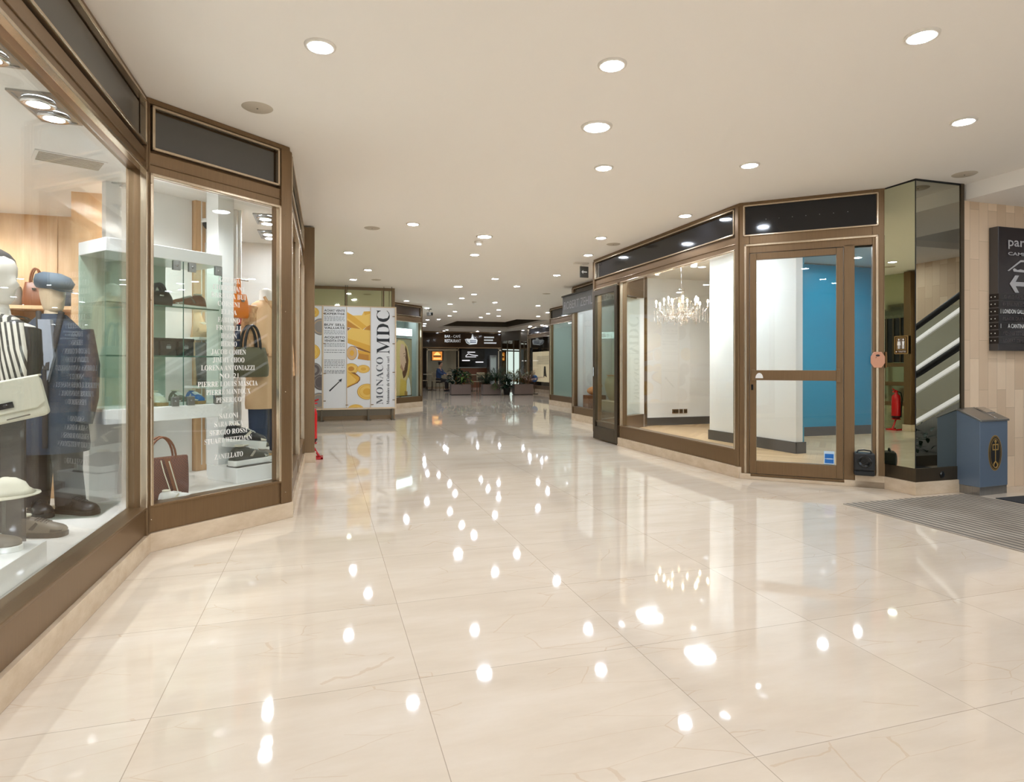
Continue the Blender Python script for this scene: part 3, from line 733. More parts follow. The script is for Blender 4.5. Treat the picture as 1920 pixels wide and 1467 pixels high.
for x, z in ((-.02,2.2),(-.02,1.59),(-.02,.98),(-.02,.42),(1.37,2.17),(1.37,1.6),(1.37,1.0),(1.37,.42),(.42,.33),(.93,.33)): b.box(x,x+.05,GY-.006,GY+.004,z-.008,z+.008)
b.build('clips', M['bronze'], t)
# lettering, left column
b = MB(); y = GY+.008
for s, z, sz in (('ACHAT VENTE',2.245,.045),('EXPERTISE',2.18,.042),('BUY SELL',1.955,.045),('VALUATE',1.89,.045),('ACQUISTO',1.7,.042),('VENDITA STIME',1.63,.042)):
    b.text(s, .0, z, sz, 0, None, y, 'l', .405, .018)
b.prism([(.09,.63),(.3,.83),(.27,.84),(.35,.875),(.325,.79),(.315,.82),(.11,.61)], y, y+.002, 0, 'y')
b.text('www.mdc.mc', .0, 1.095, .024, 0, None, y, 'l', .405, .012, 1.6)
b.build('black_lettering', M['text_black'], t)
b = MB(); random.seed(3)
for z, n in ((2.135,1),(2.11,1),(2.083,1),(2.057,1),(1.845,1),(1.815,1),(1.785,1),(1.585,1),(1.557,1),(1.53,1),(1.45,2),(1.405,2),(1.25,1),(1.222,1),(1.195,1),(1.168,1),(1.135,2),(1.03,2),(1.005,2),(.98,2)):
    x = 0.
    while x < .4:
        w = random.uniform(.02,.06); b.box(x,min(x+w,.405),y,y+.001,z,z+(.012 if n == 1 else .016)); x += w+random.uniform(.008,.016)
b.build('fine_print', M['text_grey'], t)
RT = Matrix(((0,0,-1,0),(0,1,0,0),(1,0,0,0),(0,0,0,1)))       # turned to read upwards
def up(b, s, x, z, size, width, bold): b.text(s, 0, 0, size, 0, T(x,0,z) @ RT, y, 'l', width, bold)
b = MB()
up(b, serif('MDC'), 1.31, 1.385, .28, .91, -.004); b.build('large_serif_lettering', M['text_black'], t)
b = MB(); up(b, serif('Monnaies de Collection sarl'), 1.305, .33, .058, 1.0, 0); b.build('serif_lettering', M['text_black'], t)
b = MB(); M['text_mid'] = mat('mid_grey_lettering', (92,94,100), .5); up(b, serif('MONACO'), 1.175, .33, .145, .99, -.006); b.build('thin_serif_lettering', M['text_mid'], t)
# printed bullion and coins between x .449 and .915
GX0, GX1 = .45, .914
gm = [M['gold1'],M['gold2'],M['gold3'],M['gold4'],M['coin_pink'],M['coin_grey'],M['coin_dark']]
b = MB(); lay = [GY+.0085]
def gp(px, m):
    """outline in the board picture: px run 730..1245 across, 120..1100 top part, mapped to metres"""
    lay[0] -= .00015
    pts = [(min(GX1,max(GX0,GX0+(p[0]-730)/515*.464)), lay[0], 2.36-(p[1]-120)/1330*1.30) for p in px]
    b.poly(pts, m)
def coin(x, z, rx, rz, ms, x0=GX0, x1=GX1):
    for k, m in zip((1.,.95,.8,.74,.42), ms):
        lay[0] -= .00015
        b.poly([(min(x1,max(x0,x+rx*k*math.cos(a))), lay[0], max(.272, z+rz*k*math.sin(a))) for a in (2*PI*i/32 for i in range(32))], m)
gp([(1060,300),(1100,220),(1245,210),(1245,500),(1060,420)],0); gp([(1100,220),(1245,210),(1245,260),(1120,300)],1)
gp([(860,310),(1060,300),(1245,390),(1245,520),(1170,540),(900,400)],0); gp([(730,240),(860,310),(1170,540),(1070,610),(730,370)],1); gp([(730,370),(745,375),(1070,595),(1060,615),(730,420)],0); gp([(730,410),(1050,610),(1000,610),(730,560)],2)
gp([(1170,540),(1245,500),(1245,620),(1090,610)],2); gp([(730,560),(760,580),(800,570),(740,640)],3)
gp([(740,640),(830,570),(1245,620),(1245,950),(1150,930),(740,800)],0); gp([(740,790),(1150,915),(1245,945),(1245,1080),(1000,985),(740,890)],1); gp([(860,950),(1000,985),(1245,1080),(1245,1110),(1000,1030)],3)
gp([(960,1030),(1245,1100),(1245,1260),(1000,1220)],1); gp([(990,1110),(1210,1140),(1210,1260),(960,1225)],2)
coin(.545,1.4,.105,.145,(3,4,0,4,1)); coin(.53,1.075,.145,.115,(3,0,1,0,2)); coin(.775,1.07,.13,.085,(2,0,1,0,1))
def gq(pts, m):
    lay[0] -= .00015; b.poly([(min(GX1,max(GX0,p[0])), lay[0], p[1]) for p in pts], m)
gq([(.45,1.0),(.6,1.0),(.66,.95),(.71,.9),(.71,.84),(.66,.78),(.45,.68)],3); gq([(.45,1.02),(.52,1.0),(.63,.94),(.69,.9),(.69,.85),(.64,.79),(.45,.7)],1); gq([(.45,1.02),(.63,.85),(.6,.79),(.45,.72)],0)
coin(.85,.6,.2,.165,(2,0,1,0,1)); coin(.62,.24,.16,.1,(1,0,1,0,1))
b.poly([(.46,GY+.0083,.26),(.9,GY+.0083,.26),(.9,GY+.0083,.261),(.46,GY+.0083,.261)],0)
b.build('printed_bullion', gm, t)
b = MB(); lay = [GY+.0085]
for x, z, r, ms in ((-.2,2.22,.1,(2,0,1,0,1)),(-.07,1.93,.17,(6,5,4,5,5)),(-.24,1.42,.16,(2,0,1,0,1)),(-.2,1.05,.15,(6,5,5,6,5)),(-.06,.8,.16,(6,6,5,6,6)),(-.1,.42,.17,(6,5,4,5,5)),(-.45,1.9,.14,(6,5,5,5,6)),(-.5,1.2,.16,(2,0,1,0,1)),(-.48,.6,.15,(6,5,4,5,5))):
    coin(x, z, r, r, ms, X0+.035, -.05)
b.build('printed_coins', gm, t)
for x in (.42,.455,1.2,1.36):
    b = MB(); b.tube([(x,GY+.07,2.3),(x,GY+.07,2.8)],.006,6); b.build('suspension_rod', M['bronze_dark'], t)

# ------------------------------------------------------------------ left shop
FZ = .25                                   # display floor
M['leather_beige'] = mat('cream_leather', (226,220,200), .4); M['leather_brown'] = mat('brown_leather', (124,72,40), .45)
M['leather_black'] = mat('black_leather', (30,28,28), .38); M['leather_olive'] = mat('olive_leather', (88,84,58), .4)
M['leather_orange'] = mat('orange_leather', (232,128,24), .35); M['leather_grey'] = mat('taupe_leather', (120,110,98), .5)
M['leather_green'] = mat('dark_green_leather', (58,58,46), .4)
def woven(name, c1, c2, sc=120.):
    m = mat(name, c1, .6); t = NT(m)
    c = t.n('ShaderNodeTexChecker', {'Vector': t.coord(), 'Color1': lin(c1)+(1,), 'Color2': lin(c2)+(1,), 'Scale': sc})
    n = t.n('ShaderNodeTexNoise', {'Vector': t.coord(), 'Scale': 30.}); t.out(t.mix(t.math('MULTIPLY', n.outputs[0], .4), c.outputs[0], c2), None, c.outputs['Fac'], .4); return m
M['woven_brown'] = woven('woven_brown_leather', (122,68,46), (84,44,30)); M['tweed'] = woven('black_flecked_fabric', (44,42,42), (84,80,76), 160.)
M['navy'] = mat('navy_wool', (44,54,70), .85); M['navy2'] = mat('dark_denim', (52,64,88), .8); M['camel'] = mat('camel_wool', (222,184,142), .85)
M['quilt'] = woven('camel_quilted', (218,178,134), (196,154,110), 26.); M['dark_cloth'] = mat('charcoal_cloth', (52,47,46), .85); M['cap'] = mat('blue_grey_cap', (84,96,108), .8)
M['mannequin'] = mat('mannequin_white', (232,224,214), .35); M['egg'] = mat('mannequin_tan', (226,200,168), .45)
def striped(name, c1, c2, per, ax=0):
    m = mat(name, c1, .8); t = NT(m); sp = t.n('ShaderNodeSeparateXYZ', {0: t.coord()})
    d = t.math('ADD', sp.outputs[ax], t.math('MULTIPLY', sp.outputs[2], .25))
    t.out(t.mix(t.math('LESS_THAN', t.math('FRACT', t.math('DIVIDE', d, per)), .42), c1, c2)); return m
M['scarf'] = striped('striped_scarf', (222,214,200), (74,70,64), .022); M['shirt'] = mat('grey_shirt', (150,154,164), .8)
M['sole_white'] = mat('white_sole', (240,240,236), .45); M['sole_tan'] = mat('gum_sole', (176,140,92), .5)

# spotlights, vent, dome
def twin_spot(loc, rz, label, warm=True):
    t = thing('twin_spotlight', label, 'spotlight', loc, rz, 'twin spotlights in the shop ceiling'); F = at(*loc, rz)
    b = MB(F)
    for x0,x1,y0,y1 in ((-.1,.1,-.215,-.2),(-.1,.1,.2,.215),(-.1,-.085,-.2,.2),(.085,.1,-.2,.2)): b.box(x0,x1,y0,y1,-.012,0)
    b.box(-.085,.085,-.2,.2,-.004,-.001); b.build('frame', M['steel'], t)
    for s in (-1,1):
        b = MB(F); b.lathe([(.05,-.03),(.075,-.03),(.08,-.022),(.072,-.005)], (0,.1*s,0), 22, caps=False); b.build('lamp_ring', M['chrome'], t)
        b = MB(F); b.lathe([(.001,-.026),(.05,-.03),(.056,-.028)], (0,.1*s,0), 22); b.build('lens', M['spotcool' if s < 0 else 'spotglow'], t)
def beam(x, y, z, dx, dy, watts, col=(.92,.95,1.), ang=115):
    l = bpy.data.lights.new('spot_beam', 'SPOT'); l.energy = watts; l.color = col; l.spot_size = math.radians(ang); l.spot_blend = .7; l.shadow_soft_size = .05
    o = bpy.data.objects.new('spot_beam', l); COL.objects.link(o); o.location = (x, y, z); o.rotation_euler = V((dx, dy, -1)).to_track_quat('-Z', 'Y').to_euler()
for x, y, dx, dy, w_ in ((-1.44,4.03,-.3,.1,34),(-1.44,3.12,-.35,.2,34),(-.53,6.2,-.4,-.2,30),(-.56,6.95,-.5,-.5,26),(-2.6,4.6,.0,.5,40),(-2.6,2.5,.1,.6,40),(-2.8,6.0,.1,.5,30),(-1.5,5.5,.1,.4,30),(-1.4,1.4,-.4,.4,30),(-.95,4.75,-.25,.3,26)): beam(x, y, 2.5, dx, dy, w_)
twin_spot((-1.44,3.93,2.55), 0, 'twin spotlight in a steel frame above the long left window, farther of the two')
twin_spot((-1.44,3.22,2.55), 0, 'twin spotlight in a steel frame above the long left window, nearer to the viewer')
twin_spot((-.53,6.32,2.55), 0, 'twin spotlight in the strip behind the corner window, larger and nearer')
twin_spot((-.56,7.05,2.55), 0, 'twin spotlight in the strip behind the corner window, farther and smaller')
for x,y in ((-2.6,2.5),(-2.6,4.6),(-2.8,6.2),(-1.4,1.4),(-1.5,5.6)):
    twin_spot((x,y,2.55), 0, 'twin spotlight over the inside of the shoe shop hidden by the window head')
t = thing('air_vent', 'slatted white air vent in the shop ceiling behind the left window', 'vent', (-1.66,4.92,2.55)); F = at(-1.66,4.9,2.55,.45)
b = MB(F); b.box(-.2,.2,-.12,.12,-.006,0); b.build('frame', M['shop_ceil'], t)
b = MB(F)
for k in range(7): b.box(-.18,.18,-.1+k*.033,-.094+k*.033,-.012,-.004)
b.build('slats', M['speaker_grille'], t)
FB = F2                                    # local frame of the corner window: along, inwards, up
def B2(k, d, z=0.): return tuple(FB @ V((k, d, z)))
angB = math.atan2(.68,.79)
b = MB(FB); b.box(.98,1.13,1.14,1.2,.25,2.55); b.build('trim_panel', M['tan_wood'])
struct(bpy.data.objects['trim_panel'], 'tan wood strip between the white panels behind the showcase')
b = MB(FB); b.box(.3,.97,1.18,1.24,.25,2.55); struct(b.build('wall_showcase', M['white']), 'white panel behind the glass showcase')
t = thing('dome_camera', 'black dome security camera high on the tan wood strip', 'camera', B2(1.06,1.1,2.3))
b = MB(FB); b.lathe([(.001,0),(.05,0),(.06,.01),(.06,.03)],(1.06,1.08,2.36),18); b.build('base', M['white'], t)
b = MB(FB); b.ell((1.06,1.08,2.355),(.05,.05,.05),16); b.build('dome', M['blackgloss'], t)
# white pillar and ribbed curtain
b = MB(FB); b.box(.855,.99,.62,.78,.27,2.55); struct(b.build('wall_white_pillar', M['whitegloss'], bevel=.004), 'slim white pillar right of the showcase')
b = MB(FB)
n = 40; pts = [(1.0+.42*i/n, 1.15+.018*math.sin(i*1.6)) for i in range(n+1)]
b.prism(pts+[(1.42,1.22),(1.0,1.22)], .3, 2.55)
t = b.build('curtain', M['white']); tag(t, 'pleated white hanging curtain behind the orange bag', 'curtain')
# showcase
t = thing('glass_showcase', 'white and glass corner showcase with two shelves of shoes and boxes', 'showcase', B2(.3,.47,FZ))
K0, K1, D0, D1 = -.1, .68, .3, .66
b = MB(FB); b.box(K0,K1,D0-.01,D1,1.87,1.955); b.build('top', M['whitegloss'], t, bevel=.003)
b = MB(FB); b.box(K0,K1,D0-.01,D1,.775,.87); b.build('base_shelf', M['whitegloss'], t, bevel=.003)
b = MB(FB); b.box(K0+.02,.36,.56,D1,FZ,.775); b.build('pedestal', M['white'], t)
b = MB(FB); b.box(K0,.46,D1-.012,D1,.87,1.87); M['pane_back'] = mat('pale_green_back_panel', (190,204,190), .3); b.build('back_panel', M['pane_back'], t)
for k0, k1 in ((K0+.006,.395),(.402,K1)):
    b = MB(FB); b.box(k0,k1,D0-.006,D0,.872,1.868); b.build('glass_door', M['glass_green'], t)
for k in (K0,K1-.006):
    b = MB(FB); b.box(k,k+.006,D0,D1,.872,1.868); b.build('glass_side', M['glass_green'], t)
b = MB(FB)
for k in (K1,.395): b.box(k-.002,k+.001,D0-.007,D0+.001,.872,1.868)
b.build('glass_edge', M['glass_edge'], t)
for z in (1.215,1.555):
    b = MB(FB); b.box(K0+.01,.665,D0+.01,D1-.02,z-.008,z); s_ = b.build('glass_shelf', M['glass_green'], t)
    b = MB(FB); b.box(K0+.01,.665,D0+.008,D0+.01,z-.009,z+.001); b.build('front_edge', M['glass_edge'], s_)
for k, z in ((.345,1.835),(.455,1.835),(K1-.03,1.835),(.335,.9),(.445,.9),(K1-.035,.9)):
    b = MB(FB); b.box(k-.026,k+.026,D0-.014,D0+.006,z-.032,z+.032); b.ell((k,D0-.016,z),(.009,.006,.009),8,0,None,4); b.build('hinge', M['steel'], t, bevel=.002)

# shoes: built pointing along +x, standing on z = 0
def shoe(name, label, m_up, m_sole, m_tip, loc, rz, group=None, sole=.028, s=1., tilt=0., laces='sole_white', high=0.):
    t = thing(name, label, 'shoe', (0,0,0), 0, group)
    L = .27; st = [(-.5,.030,.02),(-.46,.038,.075),(-.36,.041,.088+high),(-.2,.041,.082+high),(-.06,.042,.074+high*.5),(.1,.045,.062),(.26,.049,.05),(.4,.044,.04),(.48,.030,.03),(.5,.012,.02)]
    def ring(x, w, z0, z1, n=14): return [(x*L, w*math.cos(a), z0+(z1-z0)*max(0, math.sin(a))**.8 if math.sin(a) > 0 else z0) for a in (2*PI*k/n for k in range(n))]
    b = MB(); b.loft([ring(x, w, sole-.004, sole+h) for x, w, h in st]); b.build('upper', M[m_up], t)
    b = MB()
    out = [(x*L*1.03, w*1.06) for x, w, h in st]
    poly = out+[(x, -w) for x, w in out[::-1]]
    b.prism(poly, 0, sole); b.build('sole', M[m_sole], t, bevel=.004)
    b = MB()
    b.loft([[(x*L, w*1.04*math.cos(a), sole+.004+h*.62*math.sin(a)) for a in (PI*k/10 for k in range(11))] for x, w, h in ((.3,.049,.05),(.4,.044,.042),(.485,.028,.034))], 0, False, True, None, False)
    for sgn in (-1,1): b.prism([(-.12*L,sole+.02),(.02*L,sole+.06),(.06*L,sole+.05),(-.04*L,sole+.015)], sgn*.0415, sgn*.0445, 0, 'y')
    b.build('side_flash', M[m_tip], t)
    b = MB()
    for k in range(5):
        x = (-.04+.055*k)*L; z = sole+.074+high*.3-.0045*k; b.tube([(x,-.024,z-.006),(x,0,z+.002),(x,.024,z-.006)], .0035, 5)
    b.build('laces', M[laces], t)
    b = MB(); b.tube([(-.4*L+.012*math.cos(a)*2.2+.03, .026*math.sin(a), sole+.09+high) for a in (2*PI*k/14 for k in range(15))], .006, 6); b.build('collar', M['leather_beige'], t)
    t.location = loc; t.rotation_euler = (0, tilt, rz); t.scale = (s,s,s)
    return t
SG = 'sneakers in the shop window'
for k, up_, sl, tp, lb in ((.19,'coin_pink','sole_tan','white','rose sneaker on the showcase base shelf, leftmost of four'),(.305,'leather_beige','sole_tan','white','cream sneaker on the showcase base shelf, second from left'),
                     (.45,'leather_grey','sole_white','white','grey sneaker behind the steel door plates of the showcase'),(.575,'sticker_blue','sole_tan','leather_beige','bright blue sneaker on the showcase base shelf, rightmost')):
    shoe('sneaker', lb, up_, sl, tp, B2(k,.46,.87), angB-PI/2-.15, SG, s=.82)
shoe('sneaker', 'burgundy and silver sneaker on the upper glass shelf', 'leather_brown', 'sole_white', 'chrome', B2(.52,.45,1.555), angB+PI+.15, SG, s=.95)
bx = ('black gift box on the lower glass shelf, leftmost of three','black gift box on the lower glass shelf, middle of three','black gift box on the lower glass shelf, rightmost of three')
for i, lb in enumerate(bx):
    k = .235+i*.125; t = thing('gift_box', lb, 'box', B2(k,.45,1.215), 0, 'black boxes on the glass shelf')
    b = MB(FB); b.box(k-.055,k+.055,.42,.52,1.215,1.335); b.build('carton', M['leather_black'], t, bevel=.002)
    b = MB(FB); b.box(k-.058,k+.058,.417,.523,1.318,1.34); b.build('lid', M['blackgloss'], t, bevel=.002)
    b = MB(FB); b.box(k-.016,k+.016,.419,.42,1.265,1.285); b.box(k-.012,k+.012,.419,.42,1.29,1.293); b.build('emblem', M['text_grey'], t)

def handbag(name, label, loc, rz, w, d, h, m, hm=None, top=.85, handle=.18, group=None, handles=2, extra=None, hr=.008, bev=.0, clasp=True, spread=.5):
    """soft bag: tapered body, strap handles, clasp"""
    t = thing(name, label, 'bag', (0,0,0), 0, group); n = 20; rings = []
    for z, k, kd in ((0,.9,.8),(.012,.98,.96),(h*.3,1.,1.),(h*.7,(1+top)/2,.85),(h*.97,top,.5),(h,top*.98,.42)):
        r = []
        for i in range(n):
            a = 2*PI*i/n; c, s = math.cos(a), math.sin(a)
            r.append((w/2*k*math.copysign(abs(c)**.45, c), d/2*kd*math.copysign(abs(s)**.6, s), z))
        rings.append(r)
    b = MB(); b.loft(rings); b.build('body', M[m], t)
    hm = hm or m
    for sgn in ((-1,1) if handles == 2 else (0,)):
        b = MB(); hw = w*top*spread*.5
        b.tube([(-hw*(1-.35*(1-math.sin(a))) if False else hw*math.cos(a)*-1, sgn*d*.2, h*.93+handle*math.sin(a)) for a in (PI*i/14 for i in range(15))], hr, 6)
        b.build('handle', M[hm], t)
    b = MB(); b.tube([(-w*top*.49,0,h-.005),(0,-d*.2,h-.002),(w*top*.49,0,h-.005)], .005, 6); b.build('rim', M[hm], t)
    if clasp:
        b = MB(); b.box(-.014,.014,-d*.5-.004,-d*.38,h*.66,h*.74); b.build('clasp', M['chrome'], t)
    t.location = loc; t.rotation_euler = (0, 0, rz)
    return t
handbag('handbag', 'black rounded handbag with cut out handle on the upper glass shelf', B2(.31,.47,1.556), angB, .21,.1,.11,'leather_black',None,.72,.055,None,2,None,.014)
handbag('tote_bag', 'large brown woven tote bag standing in the corner window', B2(.2,.22,FZ), angB-.1, .34,.12,.29,'woven_brown','leather_brown',1.,.155,None,2,None,.007,0,False,.5)
b = MB(at(*B2(.2,.22,FZ), angB-.1)); b.prism([(-.01,.29),(.03,.29),(.1,.0),(.07,.0)],-.072,-.066,0,'y')
o = b.build('strap_band', M['leather_brown'], bpy.data.objects['tote_bag'])
b = MB(at(*B2(.2,.22,FZ), angB-.1)); b.tube([(.02,-.073,.27),(.06,-.074,.12),(.09,-.08,.0)],.004,5); b.tube([(-.03,-.073,.28),(-.01,-.07,.2),(.02,-.073,.1),(.04,-.08,.02)],.0035,5); b.build('cord', M['leather_beige'], bpy.data.objects['tote_bag'])
shoe('sneaker', 'white sneaker lying in front of the brown woven tote', 'white', 'sole_white', 'leather_beige', B2(.23,.105,FZ), angB, SG, s=.75)
# display block with stacked sneakers
b = MB(FB); b.box(.83,1.3,.34,.72,FZ,.365); tag(b.build('display_block', M['whitegloss'], bevel=.003), 'low white display block carrying sneakers in the corner window', 'block')
b = MB(FB); b.box(.85,1.15,.36,.5,.366,.374); tag(b.build('acrylic_tray', M['panel_grey']), 'thin dark tray under the nearest camouflage sneaker', 'tray')
shoe('sneaker', 'camouflage sneaker nearest on the white display block', 'leather_green', 'sole_white', 'chrome', B2(1.0,.43,.374), angB+.05, SG, s=1.2, sole=.036)
shoe('sneaker', 'tan sneaker behind the camouflage sneaker on the white block', 'leather_grey', 'sole_white', 'sole_tan', B2(1.13,.56,.366), angB, SG, s=1.2)
t = thing('shoe_riser', 'clear riser lifting the black and cream sneaker', 'stand', B2(1.03,.6,.366))
b = MB(FB); b.box(.93,1.2,.53,.68,.455,.463); b.build('plate', M['acrylic'], t)
for k in (.935,1.19):
    b = MB(FB); b.box(k,k+.008,.53,.68,.366,.455); b.build('leg', M['acrylic'], t)
shoe('sneaker', 'black and cream platform sneaker raised above the others', 'leather_black', 'sole_white', 'leather_beige', B2(1.06,.6,.48), angB-.1, SG, s=1.3, sole=.05, tilt=.16)
shoe('sneaker', 'green sneaker at the right edge of the sneaker group', 'leather_olive', 'sole_white', 'leather_black', B2(1.2,.73,.42), angB-.2, SG, s=1.2)
b = MB(FB); b.box(1.08,1.32,.66,.8,FZ,.42); tag(b.build('display_block', M['whitegloss'], bevel=.003), 'taller white block under the green sneaker', 'block')
# hanging rail, bags
t = thing('bag_rail', 'steel wall rail with arms holding the orange and olive bags', 'rail', B2(1.12,1.0,1.2))
for z, k in ((1.87,1.09),(1.36,1.11)):
    b = MB(FB); b.tube([(k,1.14,z),(k,.78,z)],.008,8); b.tube([(k-.02,.8,z),(k+.15,.8,z)],.008,8); b.build('arm', M['chrome'], t)
b = MB(FB); b.box(1.06,1.12,1.12,1.15,.6,2.2); b.build('upright', M['whitegloss'], t)
tb = handbag('bucket_bag', 'small orange bucket bag hanging from the upper steel arm', B2(1.14,.78,1.545), angB, .15,.11,.2,'leather_orange',None,.85,.14,None,1,None,.009,0,True,.2)
handbag('shoulder_bag', 'navy and red striped bag hanging behind the orange bag', B2(1.27,.9,1.3), angB, .17,.08,.2,'navy2','red',.8,.2,None,2)
handbag('tote_bag', 'large olive green leather tote hanging from the lower arm', B2(1.21,.72,1.05), angB, .31,.14,.25,'leather_olive','leather_black',.86,.2,None,2,None,.011,0,False,.55)
# quilted coat on a bust
def torso_form(name, label, cat, F, skin, coat, zs, z0, extra_z=0., coatname='coat', sleeves=True, open_front=None, neck=True):
    t = thing(name, label, cat, tuple(F @ V((0,0,z0))))
    def ring(z, w, d, n=18): return [(w*math.copysign(abs(math.cos(a))**.8, math.cos(a)), d*math.sin(a), z) for a in (2*PI*k/n for k in range(n))]
    return t, ring
FC = at(*B2(1.46,.86,FZ), angB+.15)
t, ring = torso_form('dress_form', 'mannequin in a camel quilted coat and navy jeans at the right of the corner window', 'mannequin', FC, None, None, None, 0)
b = MB(FC); b.loft([ring(z,w,d) for z,w,d in ((1.16,.17,.1),(1.3,.18,.11),(1.42,.15,.085),(1.46,.06,.055),(1.56,.05,.05),(1.58,.02,.02))]); b.build('body', M['mannequin'], t)
b = MB(FC); b.loft([ring(z,w,d) for z,w,d in ((.52,.19,.13),(.56,.195,.135),(.8,.185,.125),(1.0,.175,.115),(1.2,.19,.125),(1.36,.19,.12),(1.44,.13,.09),(1.47,.075,.07))]); c_ = b.build('coat', M['camel'], t)
for s in (-1,1):
    b = MB(FC); b.tube([(.17*s,0,1.4),(.215*s,-.01,1.2),(.23*s,-.03,1.0),(.22*s,-.06,.8)],[.062,.06,.055,.05],12); b.build('sleeve', M['quilt'], t)
b = MB(FC); b.tube([(-.07,-.05,1.5),(-.02,-.115,1.36),(0,-.135,1.1),(0,-.14,.55)],.014,6); b.box(-.11,-.03,-.14,-.11,.98,1.0); b.build('lapel', M['quilt'], c_)
for s in (-1,1):
    b = MB(FC); b.tube([(.09*s,0,.6),(.09*s,0,.3),(.092*s,-.01,.02)],[.085,.075,.065],14); b.build('trouser_leg', M['navy2'], t)
# boots on a stand behind the showcase
t = thing('shelf_board', 'narrow shelf on the tan strip holding the tan boot', 'shelf', B2(1.06,1.02,1.35)); b = MB(FB); b.box(.88,1.12,.92,1.14,1.36,1.38); b.build('board', M['whitegloss'], t)
shoe('ankle_boot', 'tan lace up ankle boot on the shelf behind the showcase', 'camel', 'sole_tan', 'sole_tan', B2(.97,1.02,1.38), angB-PI/2, None, s=.95, high=.12, laces='leather_beige')
t = thing('tall_boot', 'tall dark brown boot standing below the tan ankle boot', 'boot', B2(1.0,1.02,.98))
FBt = at(*B2(1.0,1.02,.98), angB-PI/2)
b = MB(FBt); b.tube([(-.05,0,.36),(-.05,0,.2),(-.045,0,.09),(-.03,0,.05)],[.06,.056,.05,.05],14); b.loft([[(x,w*math.cos(a),.02+h*max(0,math.sin(a))) for a in (2*PI*k/12 for k in range(12))] for x,w,h in ((-.09,.02,.04),(-.07,.04,.08),(0,.042,.08),(.08,.045,.05),(.15,.035,.035),(.17,.01,.02))]); b.build('shaft', M['leather_black'], t)
b = MB(FBt); b.prism([(-.095,-.03),(.1,-.047),(.17,-.03),(.175,.0),(.17,.03),(.1,.047),(-.095,.03)],0,.02); b.build('sole', M['rubber'], t)
t = thing('shelf_board', 'narrow shelf on the tan strip under the tall dark boot', 'shelf', B2(1.06,1.02,.95)); b = MB(FB); b.box(.88,1.12,.92,1.14,.96,.98); b.build('board', M['whitegloss'], t)

# ---- long left window: mannequins, bags, shoes
def head(b, c, yaw, s=1., m=0, face=True):
    """egg head with brow, nose, lips and chin turned to yaw (+x faces forward)"""
    prof = [(-.125,.028,.02,.03),(-.115,.062,.045,.045),(-.095,.075,.06,.056),(-.078,.074,.07,.061),(-.06,.079,.078,.065),(-.035,.082,.086,.069),(-.01,.078,.092,.073),(.02,.084,.096,.076),(.05,.085,.097,.076),(.08,.072,.087,.066),(.105,.046,.062,.046),(.12,.016,.026,.018)]
    n = 24; F = at(*c, yaw); rings = []
    for z, fr, bk, w in prof:
        r = []
        for i in range(n):
            a = 2*PI*i/n; ca, sa = math.cos(a), math.sin(a)
            x = (fr if ca > 0 else bk)*ca; y = w*sa
            if face and abs(sa) < .3 and ca > 0:
                k = 1-abs(sa)/.3
                x += k*{-.035:.022,-.01:.013,-.06:.006,-.095:.006}.get(z, 0)*1.6
            r.append((x*s, y*s, z*s))
        rings.append(r)
    b.loft(rings, m, True, True, F)
F = at(-1.42,3.3,FZ)
t = thing('plinth', 'dark grey wood grain plinth below the bust with the striped scarf', 'plinth', (-1.55,3.5,FZ))
b = MB(); b.box(-1.8,-1.36,3.24,3.49,FZ+.02,.93); b.build('body', M['grey_wood'], t, bevel=.003)
b = MB(); b.box(-1.78,-1.38,3.26,3.47,FZ,FZ+.02); b.build('base', M['black'], t)
t = thing('mannequin', 'white bust mannequin in profile with striped scarf and cream handbag', 'mannequin', (-1.47,3.4,.93)); FMn = at(-1.425,3.35,0)
ymn = -.35
b = MB(FMn); head(b, (.0,0,1.545), ymn, 1.0)
def ring2(z, w, d, n=18, x=0., y=0.): return [(x+w*math.copysign(abs(math.cos(a))**.85, math.cos(a)), y+d*math.sin(a), z) for a in (2*PI*k/n for k in range(n))]
b.loft([ring2(z,w,d) for z,w,d in ((.935,.14,.12),(1.0,.13,.1),(1.1,.15,.11),(1.25,.16,.115),(1.33,.15,.09),(1.365,.06,.055),(1.44,.045,.045),(1.48,.04,.04))]); b.build('body', M['mannequin'], t)
b = MB(FMn); b.loft([ring2(z,w,d) for z,w,d in ((.935,.165,.14),(1.05,.16,.125),(1.2,.178,.13),(1.32,.16,.1),(1.36,.085,.07))])
for s in (-1,1): b.tube([(.12*s,0,1.31),(.14*s,-.02,1.16),(.12*s,-.06,1.02)],[.055,.05,.045],10)
b.build('top', M['leather_black'], t)
b = MB(FMn)
b.lathe([(.09,0),(.105,.03),(.085,.065),(.06,.08)],(0,0,1.3),18)
b.loft([[(x+.05*c_,y+.02*s_,z) for c_, s_ in ((math.cos(a),math.sin(a)) for a in (2*PI*k/10 for k in range(10)))] for x,y,z in ((.09,-.08,1.34),(.12,-.12,1.22),(.12,-.13,1.08),(.12,-.12,.96))]); b.build('scarf', M['scarf'], t)
b = MB(FMn); b.ell((-.02,.01,1.6),(.095,.085,.085),16); b.lathe([(.085,0),(.09,.02)],(-.015,.005,1.575),16); b.build('cap', M['dark_cloth'], t)
